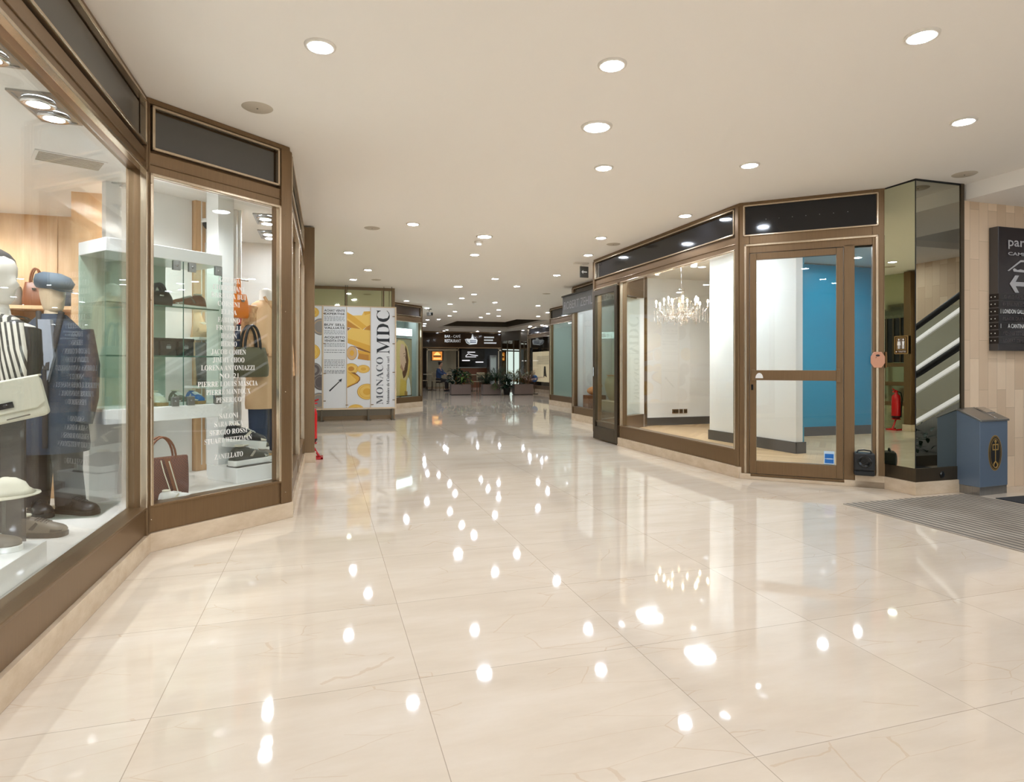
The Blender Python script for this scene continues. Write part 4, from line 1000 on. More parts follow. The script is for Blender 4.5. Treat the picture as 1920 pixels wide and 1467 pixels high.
# cream handbag with flap hung at its side
t = thing('handbag', 'cream flap handbag with dark turn clasp held at the bust', 'bag', (-1.27,3.12,1.0)); FH = at(-1.27,3.11,1.0,.25) @ RY(-.22)
b = MB(FH); b.box(-.14,.12,-.045,.045,-.09,.08); b.build('body', M['leather_beige'], t, bevel=.018, seg=3)
b = MB(FH); b.prism([(-.142,.085),(.122,.085),(.122,-.03),(.09,-.05),(-.11,-.05),(-.142,-.03)],-.056,-.046,0,'y'); b.box(-.142,.122,-.05,.05,.08,.088); b.build('flap', M['leather_beige'], t, bevel=.004)
b = MB(FH); b.box(-.035,.015,-.064,-.056,-.03,-.005); b.ell((-.01,-.066,-.017),(.012,.006,.006),8,0,None,4); b.build('clasp', M['blackgloss'], t)
b = MB(FH); b.tube([(-.13,0,.08),(-.16,.02,.24),(-.12,.05,.34),(.0,.06,.36)],.007,6); b.build('strap', M['leather_beige'], t)
b = MB(FH); b.tube([(-.02,-.06,-.075),(.06,-.06,-.072)],.003,5); b.build('name_stamp', M['leather_grey'], t)
# centre mannequin with flat cap and navy coat
t = thing('mannequin', 'full mannequin in blue grey flat cap and long navy coat behind the left window', 'mannequin', (-1.54,4.42,FZ)); FM = at(-1.59,4.43,0,0) @ Matrix.Diagonal((.88,1,1,1))
b = MB(FM); head(b, (.0,0,1.585), -.6, .95, 0, True)
b.loft([ring2(z,w,d) for z,w,d in ((.8,.15,.1),(.95,.14,.1),(1.1,.13,.09),(1.3,.16,.11),(1.4,.14,.085),(1.43,.055,.05),(1.5,.045,.045),(1.53,.04,.04))])
for s in (-1,1): b.tube([(.075*s,0,.82),(.08*s,.0,.55),(.085*s,0,.33)],[.08,.055,.04],12)
b.build('body', M['egg'], t)
b = MB(FM); b.loft([ring2(z,w,d,20) for z,w,d in ((.62,.215,.15),(.66,.22,.155),(.85,.2,.14),(1.0,.185,.125),(1.2,.195,.135),(1.34,.2,.125),(1.42,.12,.09),(1.46,.075,.07))]); co = b.build('coat', M['navy'], t)
b = MB(FM); b.tube([(-.06,-.06,1.47),(-.03,-.12,1.36),(.02,-.155,1.12),(.02,-.16,.66)],.016,6); b.tube([(.07,-.05,1.47),(.07,-.12,1.34),(.03,-.155,1.12)],.02,6); b.build('lapel', M['dark_cloth'], co)
for s in (-1,1):
    b = MB(FM); b.tube([(.18*s,0,1.36),(.225*s,-.01,1.15),(.235*s,-.04,.95),(.22*s,-.08,.8)],[.065,.062,.055,.048],12); b.build('sleeve', M['navy'], t)
b = MB(FM); b.prism([(-.02,1.42),(.05,1.42),(.07,1.2),(.03,1.05),(-.01,1.2)],-.165,-.12,0,'y'); b.build('shirt', M['shirt'], t)
b = MB(FM)
for s in (-1,1): b.tube([(.08*s,0,.72),(.09*s,.0,.5),(.11*s,-.01,.3)],[.1,.085,.09],14)
b.build('trousers', M['dark_cloth'], t)
b = MB(FM @ T(0,0,1.66) @ RZ(-.6) @ RY(.1)); b.loft([[(x0+rx*math.cos(a),ry*math.sin(a),z) for a in (2*PI*k/20 for k in range(20))] for z,rx,ry,x0 in ((-.045,.1,.085,0),(-.03,.12,.1,.01),(.0,.13,.11,.015),(.035,.11,.095,.0),(.055,.06,.05,-.01))]); b.loft([[(.09+x,y,z) for x,y,z in ((0,-.07,-.045),(.06,-.05,-.055),(.075,0,-.055),(.06,.05,-.055),(0,.07,-.045),(0,.07,-.035),(.06,.05,-.043),(.075,0,-.043),(.06,-.05,-.043),(0,-.07,-.035))],[(.09,0,-.04)]*10],0,False); b.build('flat_cap', M['cap'], t)
shoe('dress_shoe', 'dark dress shoe at the feet of the navy coat mannequin, left one', 'leather_black', 'rubber', 'leather_black', (-1.63,4.36,FZ), -1.0, 'shoes of the coat mannequin', laces='rubber')
shoe('dress_shoe', 'dark dress shoe at the feet of the navy coat mannequin, right one', 'leather_black', 'rubber', 'leather_black', (-1.43,4.34,FZ), -.5, 'shoes of the coat mannequin', laces='rubber')
b = MB(); b.box(-1.78,-1.28,4.2,4.62,FZ,FZ+.008); tag(b.build('glass_sheet', M['glass_green']), 'thin glass base plate under the navy coat mannequin', 'base plate')
shoe('loafer', 'dark grey loafer lying alone on the pale display floor', 'leather_grey', 'rubber', 'leather_black', (-1.43,3.82,FZ), -.2, None, s=.95, laces='leather_grey')
b = MB(); b.box(-1.75,-1.2,2.75,3.28,FZ,.36); tag(b.build('display_block', M['whitegloss'], bevel=.003), 'low white display block close to the near edge of the left window', 'block')
shoe('loafer', 'grey shoe tip standing on the white block by the window edge', 'leather_grey', 'sole_white', 'leather_grey', (-1.36,3.12,.36), .1, None, s=.9)
t = thing('acrylic_stand', 'clear acrylic stand holding the cream hat', 'stand', (-1.33,3.2,.36)); b = MB(at(-1.33,3.2,0)); b.lathe([(.05,.36),(.05,.366)],(0,0,0),16); b.tube([(0,0,.36),(0,0,.575)],.007,8); b.build('post', M['acrylic'], t)
b = MB(at(-1.33,3.2,0)); b.lathe([(.07,.572),(.07,.578)],(0,0,0),18); b.build('plate', M['acrylic'], t)
t = thing('knit_hat', 'cream folded hat on the clear acrylic stand', 'hat', (-1.34,3.2,.578)); b = MB(at(-1.34,3.2,.58)); b.loft([[(rx*math.cos(a),ry*math.sin(a),z+.004*math.sin(5*a)) for a in (2*PI*k/22 for k in range(22))] for z,rx,ry in ((.0,.1,.08),(.012,.125,.1),(.03,.1,.08),(.055,.085,.07),(.075,.05,.045),(.08,.01,.01))]); b.build('crown', M['leather_beige'], t)
b = MB(at(-1.34,3.2,.58)); b.lathe([(.1,.0),(.14,.004),(.14,.008),(.1,.012)],(0,0,0),22); b.build('brim', M['leather_beige'], t)
# wall shelves with bags
for z, s in ((1.68,'upper'),(1.36,'middle'),(1.0,'lower')):
    b = MB(); b.box(-3.4,-2.05,6.45,6.78,z-.03,z); tag(b.build('wall_shelf', M['camel']), f'{s} tan wall shelf of bags behind the left window', 'shelf', 'wall shelves of bags')
handbag('handbag', 'brown leather handbag with tall handles on the upper wall shelf', (-2.5,6.6,1.68), .1, .2,.12,.22,'leather_brown',None,.8,.14)
handbag('handbag', 'taupe suede handbag left of the brown one on the upper shelf', (-2.72,6.62,1.68), .1, .24,.12,.18,'leather_grey',None,.8,.1)
handbag('handbag', 'slate blue handbag right of the brown one on the upper shelf', (-2.28,6.62,1.68), .1, .15,.1,.2,'navy',None,.85,.06)
handbag('handbag', 'large dark green soft bag on the middle wall shelf', (-2.62,6.58,1.36), .05, .42,.16,.2,'leather_green',None,.7,.04)
handbag('handbag', 'small orange bag at the right end of the middle shelf', (-2.3,6.58,1.36), .05, .13,.1,.1,'leather_orange',None,.8,.05)
handbag('handbag', 'small black bag on the lower wall shelf', (-2.62,6.58,1.0), 0, .26,.12,.12,'leather_black',None,.8,.06)
handbag('handbag', 'black tasselled pouch right of the small black bag', (-2.36,6.6,1.0), 0, .14,.1,.16,'leather_black',None,.7,.08)
handbag('tote_bag', 'black leather shopper with twin handles behind the navy coat', (-1.63,5.0,.56), .1, .26,.13,.2,'leather_black',None,.85,.12)
b = MB(); b.box(-1.82,-1.45,4.88,5.15,FZ,.56); tag(b.build('display_block', M['tan_wood'], bevel=.003), 'tan wood block under the black leather shopper', 'block')
b = MB(); b.box(-1.62,-1.3,5.15,5.5,FZ,.37); tag(b.build('display_block', M['whitegloss'], bevel=.003), 'white block farther back carrying a single dark shoe', 'block')
shoe('loafer', 'dark shoe on the white block farther back in the left window', 'leather_black', 'sole_white', 'leather_black', (-1.44,5.3,.37), .3, None)
b = MB(at(-1.6,5.7,1.5,.2)); b.box(-.13,.13,-.004,.004,0,.26); b.box(-.13,.13,-.01,.01,.25,.26); t = b.build('notice_card', M['poster_white']); tag(t, 'white card hanging behind the flat cap mannequin', 'card')
b = MB(); b.box(-1.95,-1.25,5.78,5.86,FZ,2.55); struct(b.build('wall_tan_divider', M['tan_wood']), 'tan divider panel behind the navy coat mannequin')

# ------------------------------------------------------------------ right shop fittings
CX, CY, CZ = 5.25, 8.3, 1.97
t = thing('chandelier', 'crystal chandelier with candle bulbs hanging in the empty shop', 'chandelier', (CX,CY,2.72))
M['crystal'] = glass('crystal', (252,248,244), .22, .03)
F = at(CX,CY,0); b = MB(F); b.tube([(0,0,2.72),(0,0,2.3)],.006,6); b.lathe([(.001,2.72),(.05,2.715),(.05,2.7),(.01,2.68)],(0,0,0),14); b.build('chain', M['chrome'], t)
b = MB(F); b.lathe([(.001,2.34),(.03,2.33),(.05,2.3),(.02,2.26),(.025,2.2),(.05,2.14),(.03,2.08),(.04,2.0),(.075,1.94),(.05,1.88),(.015,1.84),(.001,1.82)],(0,0,0),16); b.build('stem', M['crystal'], t)
random.seed(5); NA = 14
for i in range(NA):
    a = 2*PI*i/NA+.2; R_ = .39 if i % 2 == 0 else .26; zz = 2.02 if i % 2 == 0 else 2.07
    ca, sa = math.cos(a), math.sin(a)
    b = MB(F); b.tube([(.03*ca,.03*sa,1.98),(R_*.4*ca,R_*.4*sa,1.9),(R_*.75*ca,R_*.75*sa,1.92),(R_*ca,R_*sa,zz)],.008,6); b.lathe([(.012,zz),(.045,zz+.012),(.012,zz+.016)],(R_*ca,R_*sa,0),12); ar = b.build('arm', M['crystal'], t)
    b = MB(F); b.tube([(R_*ca,R_*sa,zz+.01),(R_*ca,R_*sa,zz+.07)],.009,8); b.build('candle_tube', M['white'], ar)
    b = MB(F); b.ell((R_*ca,R_*sa,zz+.095),(.013,.013,.03),10); b.build('bulb', M['candle'], ar)
    b = MB(F)
    for k in range(7):
        q = a+(k-3)*.09; rr = R_*(.5+.1*k); z = zz-.03-.02*(k % 3)
        for j in range(5): b.ell((rr*math.cos(q),rr*math.sin(q),z-.035*j),(.009,.009,.016),6,0,None,4)
    b.build('drops', M['crystal'], ar)
b = MB(F)
for k in range(22):
    q = 2*PI*k/22
    for j in range(5):
        s_ = j/4; rr = .05+.2*s_; z = 2.27-.22*s_**.6
        b.ell((rr*math.cos(q),rr*math.sin(q),z),(.008,.008,.011),6,0,None,4)
    b.ell((.1*math.cos(q),.1*math.sin(q),1.82+.02*(k % 2)),(.009,.009,.022),6,0,None,4); b.ell((.17*math.cos(q),.17*math.sin(q),1.87),(.009,.009,.02),6,0,None,4)
b.ell((0,0,1.78),(.022,.022,.028),10); b.build('bead_strings', M['crystal'], t)
def shop_spot(x, y, rz, label):
    t = thing('track_spotlight', label, 'spotlight', (x,y,2.72), rz, 'white spotlights in the empty shop'); F = at(x,y,2.72,rz)
    b = MB(F); b.box(-.05,.05,-.05,.05,-.02,0); b.tube([(0,0,0),(0,0,-.08)],.008,6); b.build('mount', M['white'], t)
    b = MB(F @ T(0,0,-.12) @ RX(.5)); b.lathe([(.001,.07),(.04,.07),(.045,.05),(.045,-.07)],(0,0,0),16); h = b.build('spot_head', M['white'], t)
    b = MB(F @ T(0,0,-.12) @ RX(.5)); b.lathe([(.001,-.073),(.038,-.0725)],(0,0,0),16); b.build('lens', M['spotcool'], h)
for x, y, dx, dy, w_ in ((4.9,7.5,.5,.8,40),(4.85,8.3,.4,.5,26),(6.0,5.8,.35,.6,40)): beam(x, y, 2.52, dx, dy, w_, (1.,.95,.9) if x < 5 else (.92,.96,1.), 80)
shop_spot(4.85,8.3,.3,'white square spotlight nearest the far end of the empty shop ceiling')
shop_spot(4.95,7.5,-.4,'white tilted spotlight in the middle of the empty shop ceiling')
shop_spot(4.75,5.9,.2,'white spotlight near the door end of the empty shop ceiling')
for x, y, s in ((4.77,8.42,'farther from the door'),(4.77,7.09,'nearer to the door')):
    t = thing('square_lamp', 'bright square ceiling lamp of the empty shop behind the fascia, '+s, 'ceiling light', (x,y,2.72), 0, 'square lamps in the empty shop')
    b = MB(at(x,y,2.72)); b.box(-.16,.16,-.16,.16,-.02,0); b.build('frame', M['white'], t)
    b = MB(at(x,y,2.72)); b.box(-.14,.14,-.14,.14,-.026,-.02); b.build('diffuser', M['panel_lamp'], t)
for x, y, s in ((6.3,5.6,'in front of the blue wall'),(7.4,6.4,'deep in the blue corner'),(6.6,6.9,'close to the blue wall'),(7.4,7.1,'in the corner nearest the blue wall'),(5.3,5.4,'just inside the door'),(8.0,6.0,'by the far blue wall')):  # most of these downlights are added to brighten the blue corner
    dup(small, (x,y,2.72), 0, 'round fill downlight in the empty shop ceiling '+s, 'downlights in the empty shop, mostly added')
t = thing('wall_socket', 'row of brown wall sockets low on the white wall of the empty shop', 'socket', (6.2,9.89,.3))
for x, w in ((6.07,.13),(6.22,.07),(6.31,.07)):
    b = MB(); b.box(x,x+w,9.885,9.9,.27,.345); pl = b.build('plate', M['bronze'], t, bevel=.002)
    b = MB(); b.box(x+.015,x+w*.45,9.882,9.885,.29,.325); b.box(x+w*.55,x+w-.015,9.882,9.885,.29,.325); b.build('insert', M['bronze_dark'], pl)

# ------------------------------------------------------------------ gallery name board and window contents
t = thing('shop_sign', 'grey name board reading ROBERT ZEHIL GALLERY along the gallery front', 'sign', (4.95,11.0,2.23)); F = frame((4.9,12.35),(4.9,9.7))
b = MB(F); b.box(0,2.65,0,.09,2.23,2.6); b.build('board', M['panel_grey'], t, bevel=.003)
b = MB(F); b.text('ROBERT ZEHIL GALLERY', .1, 2.33, .17, 0, None, -.004, 'l', 2.42); b.build('lettering', M['sign_grey'], t)
b = MB(F); b.box(-.02,2.67,-.02,.1,2.6,2.63); b.build('cornice', M['blackgloss'], t)
M['clay'] = mat('glazed_vase', (196,180,150), .35); M['orange_glaze'] = mat('orange_ornament', (206,140,80), .4)
for x, y, hh, lab, m in ((5.45,10.5,.55,'tall pale glazed vase in the gallery window, nearer the empty shop','clay'),(5.5,11.1,.5,'pale round vase in the gallery window, farther from the empty shop','clay')):
    t = thing('vase', lab, 'vase', (x,y,.45), 0, 'vases in the gallery window')
    b = MB(at(x,y,.45)); b.lathe([(.001,0),(.09,0),(.15,.12),(.19,.3),(.17,.42),(.11,.5),(.13,hh)],(0,0,0),20); b.build('body', M[m], t)
    b = MB(at(x,y,.45)); b.lathe([(.115,hh-.015),(.145,hh-.01),(.145,hh+.005),(.115,hh+.005)],(0,0,0),20); b.build('rim', M['orange_glaze'], t)
b = MB(); b.box(5.2,5.8,10.2,11.4,.0,.45); tag(b.build('display_plinth', M['travertine']), 'stone plinth under the two vases in the gallery', 'plinth')
t = thing('ornament', 'orange ornament on a brown stand at the far end of the gallery window', 'ornament', (5.35,11.7,.3))
b = MB(at(5.35,11.7,0)); b.ell((0,0,.62),(.17,.1,.09),14); b.ell((.12,0,.72),(.06,.05,.05),10); b.build('figure', M['orange_glaze'], t)
b = MB(at(5.35,11.7,0)); b.box(-.2,.2,-.14,.14,.1,.53); b.build('stand', M['leather_brown'], t, bevel=.01)
b = MB(); b.box(5.06,8.4,10.02,12.02,.08,.12); struct(b.build('floor_gallery', mat('gallery_red_carpet', (130,62,54), .9)), 'dull red carpet in the gallery')
b = MB(); b.box(5.9,5.96,10.3,12.0,.12,2.3); struct(b.build('wall_gallery_screen', M['seafoam']), 'pale screen wall inside the gallery')
for x, y in ((5.5,10.6),(5.5,11.5),(6.9,13.2),(6.9,14.6),(6.7,16.0),(9.2,20.5),(9.2,23.5)):
    dup(small, (x,y,H), 0, f'round downlight inside a far right shop, above {"the vases" if y < 11 else "the orange ornament" if y < 12 else "the green glass interior" if y < 17 else "the cream posters"}', 'downlights in the far right shops')
for x, y in ((1.95,18.6),(2.2,17.8)): dup(small, (x,y,H), 0, 'round downlight inside the hair salon', 'downlights in the hair salon')
# posters in the far right window
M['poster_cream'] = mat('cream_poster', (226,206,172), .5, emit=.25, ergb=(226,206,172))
for y0, y1, s in ((18.9,21.9,'nearer to the salon side'),(22.3,25.6,'closer to the cafe')):
    F = frame((8.72,y1),(8.72,y0)); L = y1-y0
    t = thing('window_poster', 'cream poster with small dark figure in the far right window, '+s, 'poster', (8.72,(y0+y1)/2,.4), 0, 'cream window posters')
    b = MB(F); b.box(0,L,0,.02,.45,1.72); b.build('sheet', M['poster_cream'], t)
    b = MB(F)
    for i in range(6): b.box(L*.2,L*.8-.15*(i % 2),-.004,0,1.5-i*.06,1.515-i*.06)
    b.build('text_lines', M['text_grey'], t)
    b = MB(F); b.prism([(L*.47,1.1),(L*.53,1.1),(L*.54,.85),(L*.57,.65),(L*.5,.7),(L*.45,.65),(L*.46,.9)],-.006,0,0,'y'); b.build('figure', M['leather_black'], t)

# ------------------------------------------------------------------ hair salon
F = F12 @ T(1.2,0,0)
t = thing('lightbox_sign', 'small white lit salon sign hanging inside the angled window', 'sign', tuple(F @ V((.35,.2,1.95))))
b = MB(F); b.box(-.12,.62,.16,.24,1.93,2.16); b.build('housing', M['steel'], t, bevel=.01)
M['lightbox'] = mat('lit_sign_face', (225,250,252), .4, emit=2.6, ergb=(222,248,250))
b = MB(F); b.box(-.1,.6,.153,.16,1.95,2.14); b.build('lit_face', M['lightbox'], t)
b = MB(F); b.text('NEER', .12, 1.99, .1, 0, None, .15, 'l', .42, .02); b.build('lettering', M['sign_grey'], t)
for x in (0.,.5):
    b = MB(F); b.tube([(x,.2,2.16),(x,.2,2.75)],.004,5); b.build('hanging_wire', M['steel'], t)
F = F12 @ T(1.45,0,0)
t = thing('portrait_poster', 'large poster of a woman with long blonde hair in profile in the salon window', 'poster', tuple(F @ V((.2,.25,.3))))
b = MB(F); b.box(-.32,.46,.24,.27,.3,1.88); b.build('backing', M['bronze'], t)
M['pp'] = [mat('print_sage', (176,170,140), .5), mat('print_blonde', (230,206,140), .5), mat('print_blonde_dark', (186,146,82), .5), mat('print_skin', (232,196,168), .5), mat('print_skin_shade', (196,150,120), .5), mat('print_brown', (110,76,54), .5), mat('print_white', (236,240,236), .5), mat('print_gold', (228,196,96), .5)]
b = MB(F); yy = [.238]
def pl(pts, m):
    yy[0] -= .0008; b.poly([(-.30+q[0]*.75, yy[0], .32+q[1]*1.54) for q in pts], m)
pl([(0,0),(1,0),(1,1),(0,1)],0)
pl([(.2,.98),(.5,.97),(.72,.88),(.85,.72),(.88,.55),(.8,.38),(.66,.25),(.55,.12),(.5,0),(0,0),(0,.9)],1)
pl([(.62,.9),(.72,.8),(.8,.62),(.74,.45),(.62,.34),(.5,.3),(.42,.4),(.5,.6)],5)
pl([(.34,.92),(.52,.9),(.62,.78),(.63,.72),(.6,.68),(.655,.6),(.645,.575),(.6,.57),(.605,.545),(.575,.53),(.58,.505),(.54,.49),(.545,.455),(.5,.43),(.4,.45),(.3,.55),(.26,.75)],3)
pl([(.28,.5),(.4,.45),(.5,.43),(.53,.45),(.44,.5),(.36,.56)],4); pl([(.5,.7),(.58,.715),(.58,.705),(.52,.692)],5); pl([(.49,.745),(.6,.76),(.6,.752),(.5,.733)],5); pl([(.545,.512),(.58,.512),(.58,.5),(.55,.498)],4)
pl([(.1,.95),(.42,.97),(.3,.88),(.24,.7),(.28,.48),(.42,.3),(.6,.2),(.5,.0),(.0,.0)],1); pl([(.3,.3),(.5,.28),(.66,.25),(.7,.1),(.65,0),(.25,0)],7); pl([(.7,.36),(.85,.28),(.92,.12),(.93,0),(.66,0),(.68,.2)],6); pl([(.86,.7),(.89,.55),(.82,.38),(.66,.24),(.76,.4),(.83,.55)],7); pl([(.55,.08),(.72,.07),(.72,0),(.55,0)],2)
b.build('printed_portrait', M['pp'], t)
for k, d, s in ((.62,.75,'nearer the window'),(.85,1.35,'farther inside')):
    p = F @ V((k,d,0)); t = thing('salon_chair', 'dark green salon chair behind the poster, '+s, 'chair', (p.x,p.y,0), 0, 'salon chairs'); G = at(p.x,p.y,0,.5)
    M.setdefault('salon', mat('salon_green', (64,84,82), .5))
    b = MB(G); b.lathe([(.2,0),(.2,.02),(.03,.04),(.03,.4)],(0,0,0),16); b.build('pedestal', M['chrome'], t)
    b = MB(G); b.box(-.2,.2,-.2,.2,.4,.5); b.build('seat', M['salon'], t, bevel=.03)
    b = MB(G); b.ell((0,.18,.72),(.2,.06,.22),14); b.build('backrest', M['salon'], t)

# ------------------------------------------------------------------ cafe front
CYF = 29.7
t = thing('cafe_fascia', 'long dark glossy sign band with white cafe lettering above the cafe front', 'sign', (6.5,CYF,2.0))
M['fascia_gloss'] = mat('glossy_brown_fascia', (46,32,20), .06)
b = MB(); b.box(2.7,9.9,CYF,CYF+.2,2.03,2.74); b.build('panel', M['fascia_gloss'], t)
b = MB(); b.box(2.7,9.9,CYF-.03,CYF+.22,1.98,2.03); b.box(2.71,9.9,CYF-.02,CYF+.2,2.74,2.795); b.build('edge_trim', M['bronze'], t)
b = MB(); y = CYF-.01
b.text('BAR - CAFÉ', 5.62, 2.5, .13, 0, None, y, 'l', .78, .01); b.text('RESTAURANT', 5.62, 2.27, .15, 0, None, y, 'l', .8, .01)
for i, (n_, z) in enumerate(((9,2.5),(8,2.36),(11,2.22))):
    x = 7.6
    for k in range(n_): b.box(x,x+.045,y-.002,y,z,z+.07); x += .058
b.build('white_lettering', M['text_white'], t)
b = MB()
b.prism([(6.62,2.42),(6.7,2.24),(6.86,2.16),(7.22,2.2),(7.26,2.38),(7.2,2.46),(7.1,2.44),(7.06,2.5),(7.02,2.68),(6.99,2.68),(6.94,2.48),(6.84,2.44),(6.74,2.46)], y-.02, y, 0, 'y')
b.build('white_emblem', M['text_white'], t)
b = MB()
for k in range(6): b.box(6.89+k*.05,6.925+k*.05,y-.023,y-.02,2.34,2.39); b.box(6.89+k*.05,6.93+k*.05,y-.023,y-.02,2.25,2.31)
b.prism([(6.66,2.4),(6.72,2.27),(6.86,2.2),(6.86,2.23),(6.74,2.3),(6.69,2.41)],y-.023,y-.02,0,'y'); b.build('emblem_lettering', M['navy2'], t)
# glazed screens under the band
def screen(x0, x1, lab):
    t = thing('glass_screen', lab, 'glass screen', ((x0+x1)/2,CYF+.1,0), 0, 'cafe glass screens')
    b = MB(); b.box(x0,x0+.05,CYF+.08,CYF+.14,0,1.98); b.box(x1-.05,x1,CYF+.08,CYF+.14,0,1.98); b.box(x0,x1,CYF+.08,CYF+.14,1.86,1.93); b.box(x0,x1,CYF+.08,CYF+.14,0,.1); b.build('frame', M['trim'], t)
    b = MB(); b.box(x0+.05,x1-.05,CYF+.1,CYF+.11,.1,1.86); b.build('pane', M['glass'], t)
screen(4.75,6.35,'framed glass screen of the cafe nearest the hair salon'); screen(8.35,9.3,'framed glass screen of the cafe nearest the cream posters')
# back wall features
M['burger'] = mat('burger_print_amber', (196,112,44), .4, emit=.5, ergb=(220,130,50)); M['burger2'] = mat('burger_print_light', (240,190,110), .4, emit=.7, ergb=(240,190,110)); M['burger3'] = mat('burger_print_brown', (92,46,20), .4)
def burger(x, y, z, w, h, lab):
    t = thing('menu_screen', lab, 'picture', (x,y,z), 0, 'burger pictures in the cafe')
    b = MB(); b.box(x,x+w,y,y+.05,z,z+h); b.build('frame', M['burger3'], t)
    b = MB(); yy = y-.004
    b.box(x+.1*w,x+.9*w,yy,y,z+.05*h,z+.92*h,0)
    b.poly([(x+.2*w+.6*w*k/10,yy-.002,z+h*(.55+.32*math.sin(PI*k/10))) for k in range(11)],1); b.box(x+.18*w,x+.82*w,yy-.003,yy,z+.4*h,z+.52*h,2); b.box(x+.2*w,x+.8*w,yy-.003,yy,z+.14*h,z+.27*h,1)
    b.build('printed_burger', [M['burger'],M['burger2'],M['burger3']], t)
burger(5.1,30.6,1.37,.62,.5,'lit burger picture on the cafe wall beside the hair salon')
burger(8.8,30.3,1.35,.4,.5,'smaller burger picture near the cream posters')
b = MB(); b.box(4.9,6.4,30.7,30.8,.0,1.98); struct(b.build('wall_cafe_cream', mat('cafe_cream_wall', (176,160,138), .6)), 'pale wall inside the cafe behind the burger picture')
t = thing('cafe_counter', 'dark cafe counter with steel top under the lit menu board', 'counter', (7.4,31,0))
b = MB(); b.box(6.6,8.4,30.9,31.5,0,1.0); b.build('body', M['leather_brown'], t)
b = MB(); b.box(6.5,8.5,30.8,31.6,1.0,1.05); b.build('worktop', M['steel'], t)
t = thing('menu_board', 'grey menu board with white line drawing above the cafe counter', 'sign', (7.0,31,1.5))
b = MB(); b.box(6.75,7.95,31.0,31.06,1.42,1.95); b.build('panel', M['panel_grey'], t)
b = MB(); b.tube([(6.95,30.99,1.62),(7.1,30.99,1.74),(7.25,30.99,1.68),(7.6,30.99,1.64)],.018,6); b.box(7.05,7.45,30.98,31,1.8,1.84); b.box(6.95,7.5,30.98,31,1.56,1.59); b.build('white_drawing', M['strip'], t)
for x, w, z, s in ((6.65,.4,1.36,'above the counter end'),(7.35,.4,1.28,'above the coffee machine')):
    t = thing('strip_lamp', 'white strip lamp hanging in the cafe '+s, 'lamp', (x+w/2,30.5,z), 0, 'strip lamps in the cafe')
    b = MB(); b.box(x,x+w,30.45,30.6,z,z+.06); b.build('shade', M['panel_grey'], t)
    b = MB(); b.box(x,x+w,30.44,30.45,z,z+.05); b.build('tube', M['strip'], t)
t = thing('display_fridge', 'glazed upright display fridge with blue light beside the counter', 'fridge', (8.2,30.4,0))
b = MB(); b.box(8.0,8.36,30.1,30.7,0,1.65); b.build('body', M['steel'], t, bevel=.01)
b = MB(); b.box(8.04,8.32,30.09,30.1,.3,1.55); b.build('glass_door', M['seafoam'], t)
# tables and chairs
def cafe_table(x, y, lab):
    t = thing('cafe_table', lab, 'table', (x,y,0), 0, 'cafe tables')
    b = MB(at(x,y)); b.box(-.35,.35,-.35,.35,.71,.74); b.build('tabletop', M['clay'], t)
    b = MB(at(x,y)); b.lathe([(.22,0),(.22,.02),(.03,.04),(.03,.71)],(0,0,0),14); b.build('pedestal', M['bronze_dark'], t)
def cafe_chair(x, y, rz, lab):
    t = thing('cafe_chair', lab, 'chair', (x,y,0), rz, 'cafe chairs'); G = at(x,y,0,rz)
    b = MB(G); b.box(-.2,.2,-.2,.2,.43,.46); b.build('seat', M['clay'], t, bevel=.01)
    b = MB(G); b.box(-.2,.2,.17,.2,.62,.84); b.box(-.19,-.16,.17,.2,.46,.62); b.box(.16,.19,.17,.2,.46,.62); b.build('backrest', M['clay'], t, bevel=.01)
    for sx in (-1,1):
        for sy in (-1,1):
            b = MB(G); b.tube([(.17*sx,.17*sy,.43),(.19*sx,.2*sy,0)],.014,6); b.build('leg', M['bronze_dark'], t)
cafe_table(5.38,27.6,'cafe table at which the seated person leans'); cafe_table(6.2,26.6,'cafe table behind the gap between the first two planters'); cafe_table(4.75,28.2,'cafe table beside the hair salon corner')
cafe_chair(5.5,26.7,PI,'pale wooden cafe chair in front of the seated person'); cafe_chair(6.35,25.8,PI+.3,'cafe chair in the gap between the first two planters'); cafe_chair(6.9,26.8,-PI/2,'cafe chair behind the second planter'); cafe_chair(4.3,28.1,PI/2,'cafe chair closest to the salon corner')
cafe_chair(4.85,27.3,.9,'cafe chair under the seated person')

# ------------------------------------------------------------------ seated person
def skin_mesh(name, m, joints, edges, parent, X, sub=1):
    me = bpy.data.meshes.new(name); R0 = root_matrix(parent).inverted()
    me.from_pydata([R0 @ (X @ V(j[:3])) for j in joints], edges, []); me.materials.append(m)
    o = bpy.data.objects.new(name, me); COL.objects.link(o); o.parent = parent
    md = o.modifiers.new('skin', 'SKIN'); md.use_smooth_shade = True
    lay_ = me.skin_vertices[0].data if me.skin_vertices else None
    if lay_ is None:
        bpy.context.view_layer.objects.active = o; lay_ = me.skin_vertices[0].data
    for i, j in enumerate(joints): lay_[i].radius = (j[3], j[3]*(j[4] if len(j) > 4 else 1)); lay_[i].use_root = (i == 0)
    s_ = o.modifiers.new('subd', 'SUBSURF'); s_.levels = sub; s_.render_levels = sub
    return o
t = thing('person', 'person in a blue jacket and dark trousers seated at a cafe table looking down', 'person', (4.9,27.35,0)); G = at(4.9,27.35,0,-.65)
J = [(0,0,.52,.13,.8),(0,.02,.75,.12,.75),(.03,0,.98,.13,.7),(.05,0,1.08,.06),(.08,0,1.18,.05),
     (.05,.16,1.02,.055),(.22,.2,.82,.042),(.42,.12,.78,.033),(.05,-.16,1.02,.055),(.22,-.2,.82,.042),(.42,-.12,.78,.033),
     (.05,.09,.5,.085),(.42,.1,.5,.062),(.42,.1,.27,.05),(.42,.1,.06,.04),(.52,.1,.03,.035),(.05,-.09,.5,.085),(.42,-.1,.5,.062),(.42,-.1,.27,.05),(.42,-.1,.06,.04),(.52,-.1,.03,.035)]
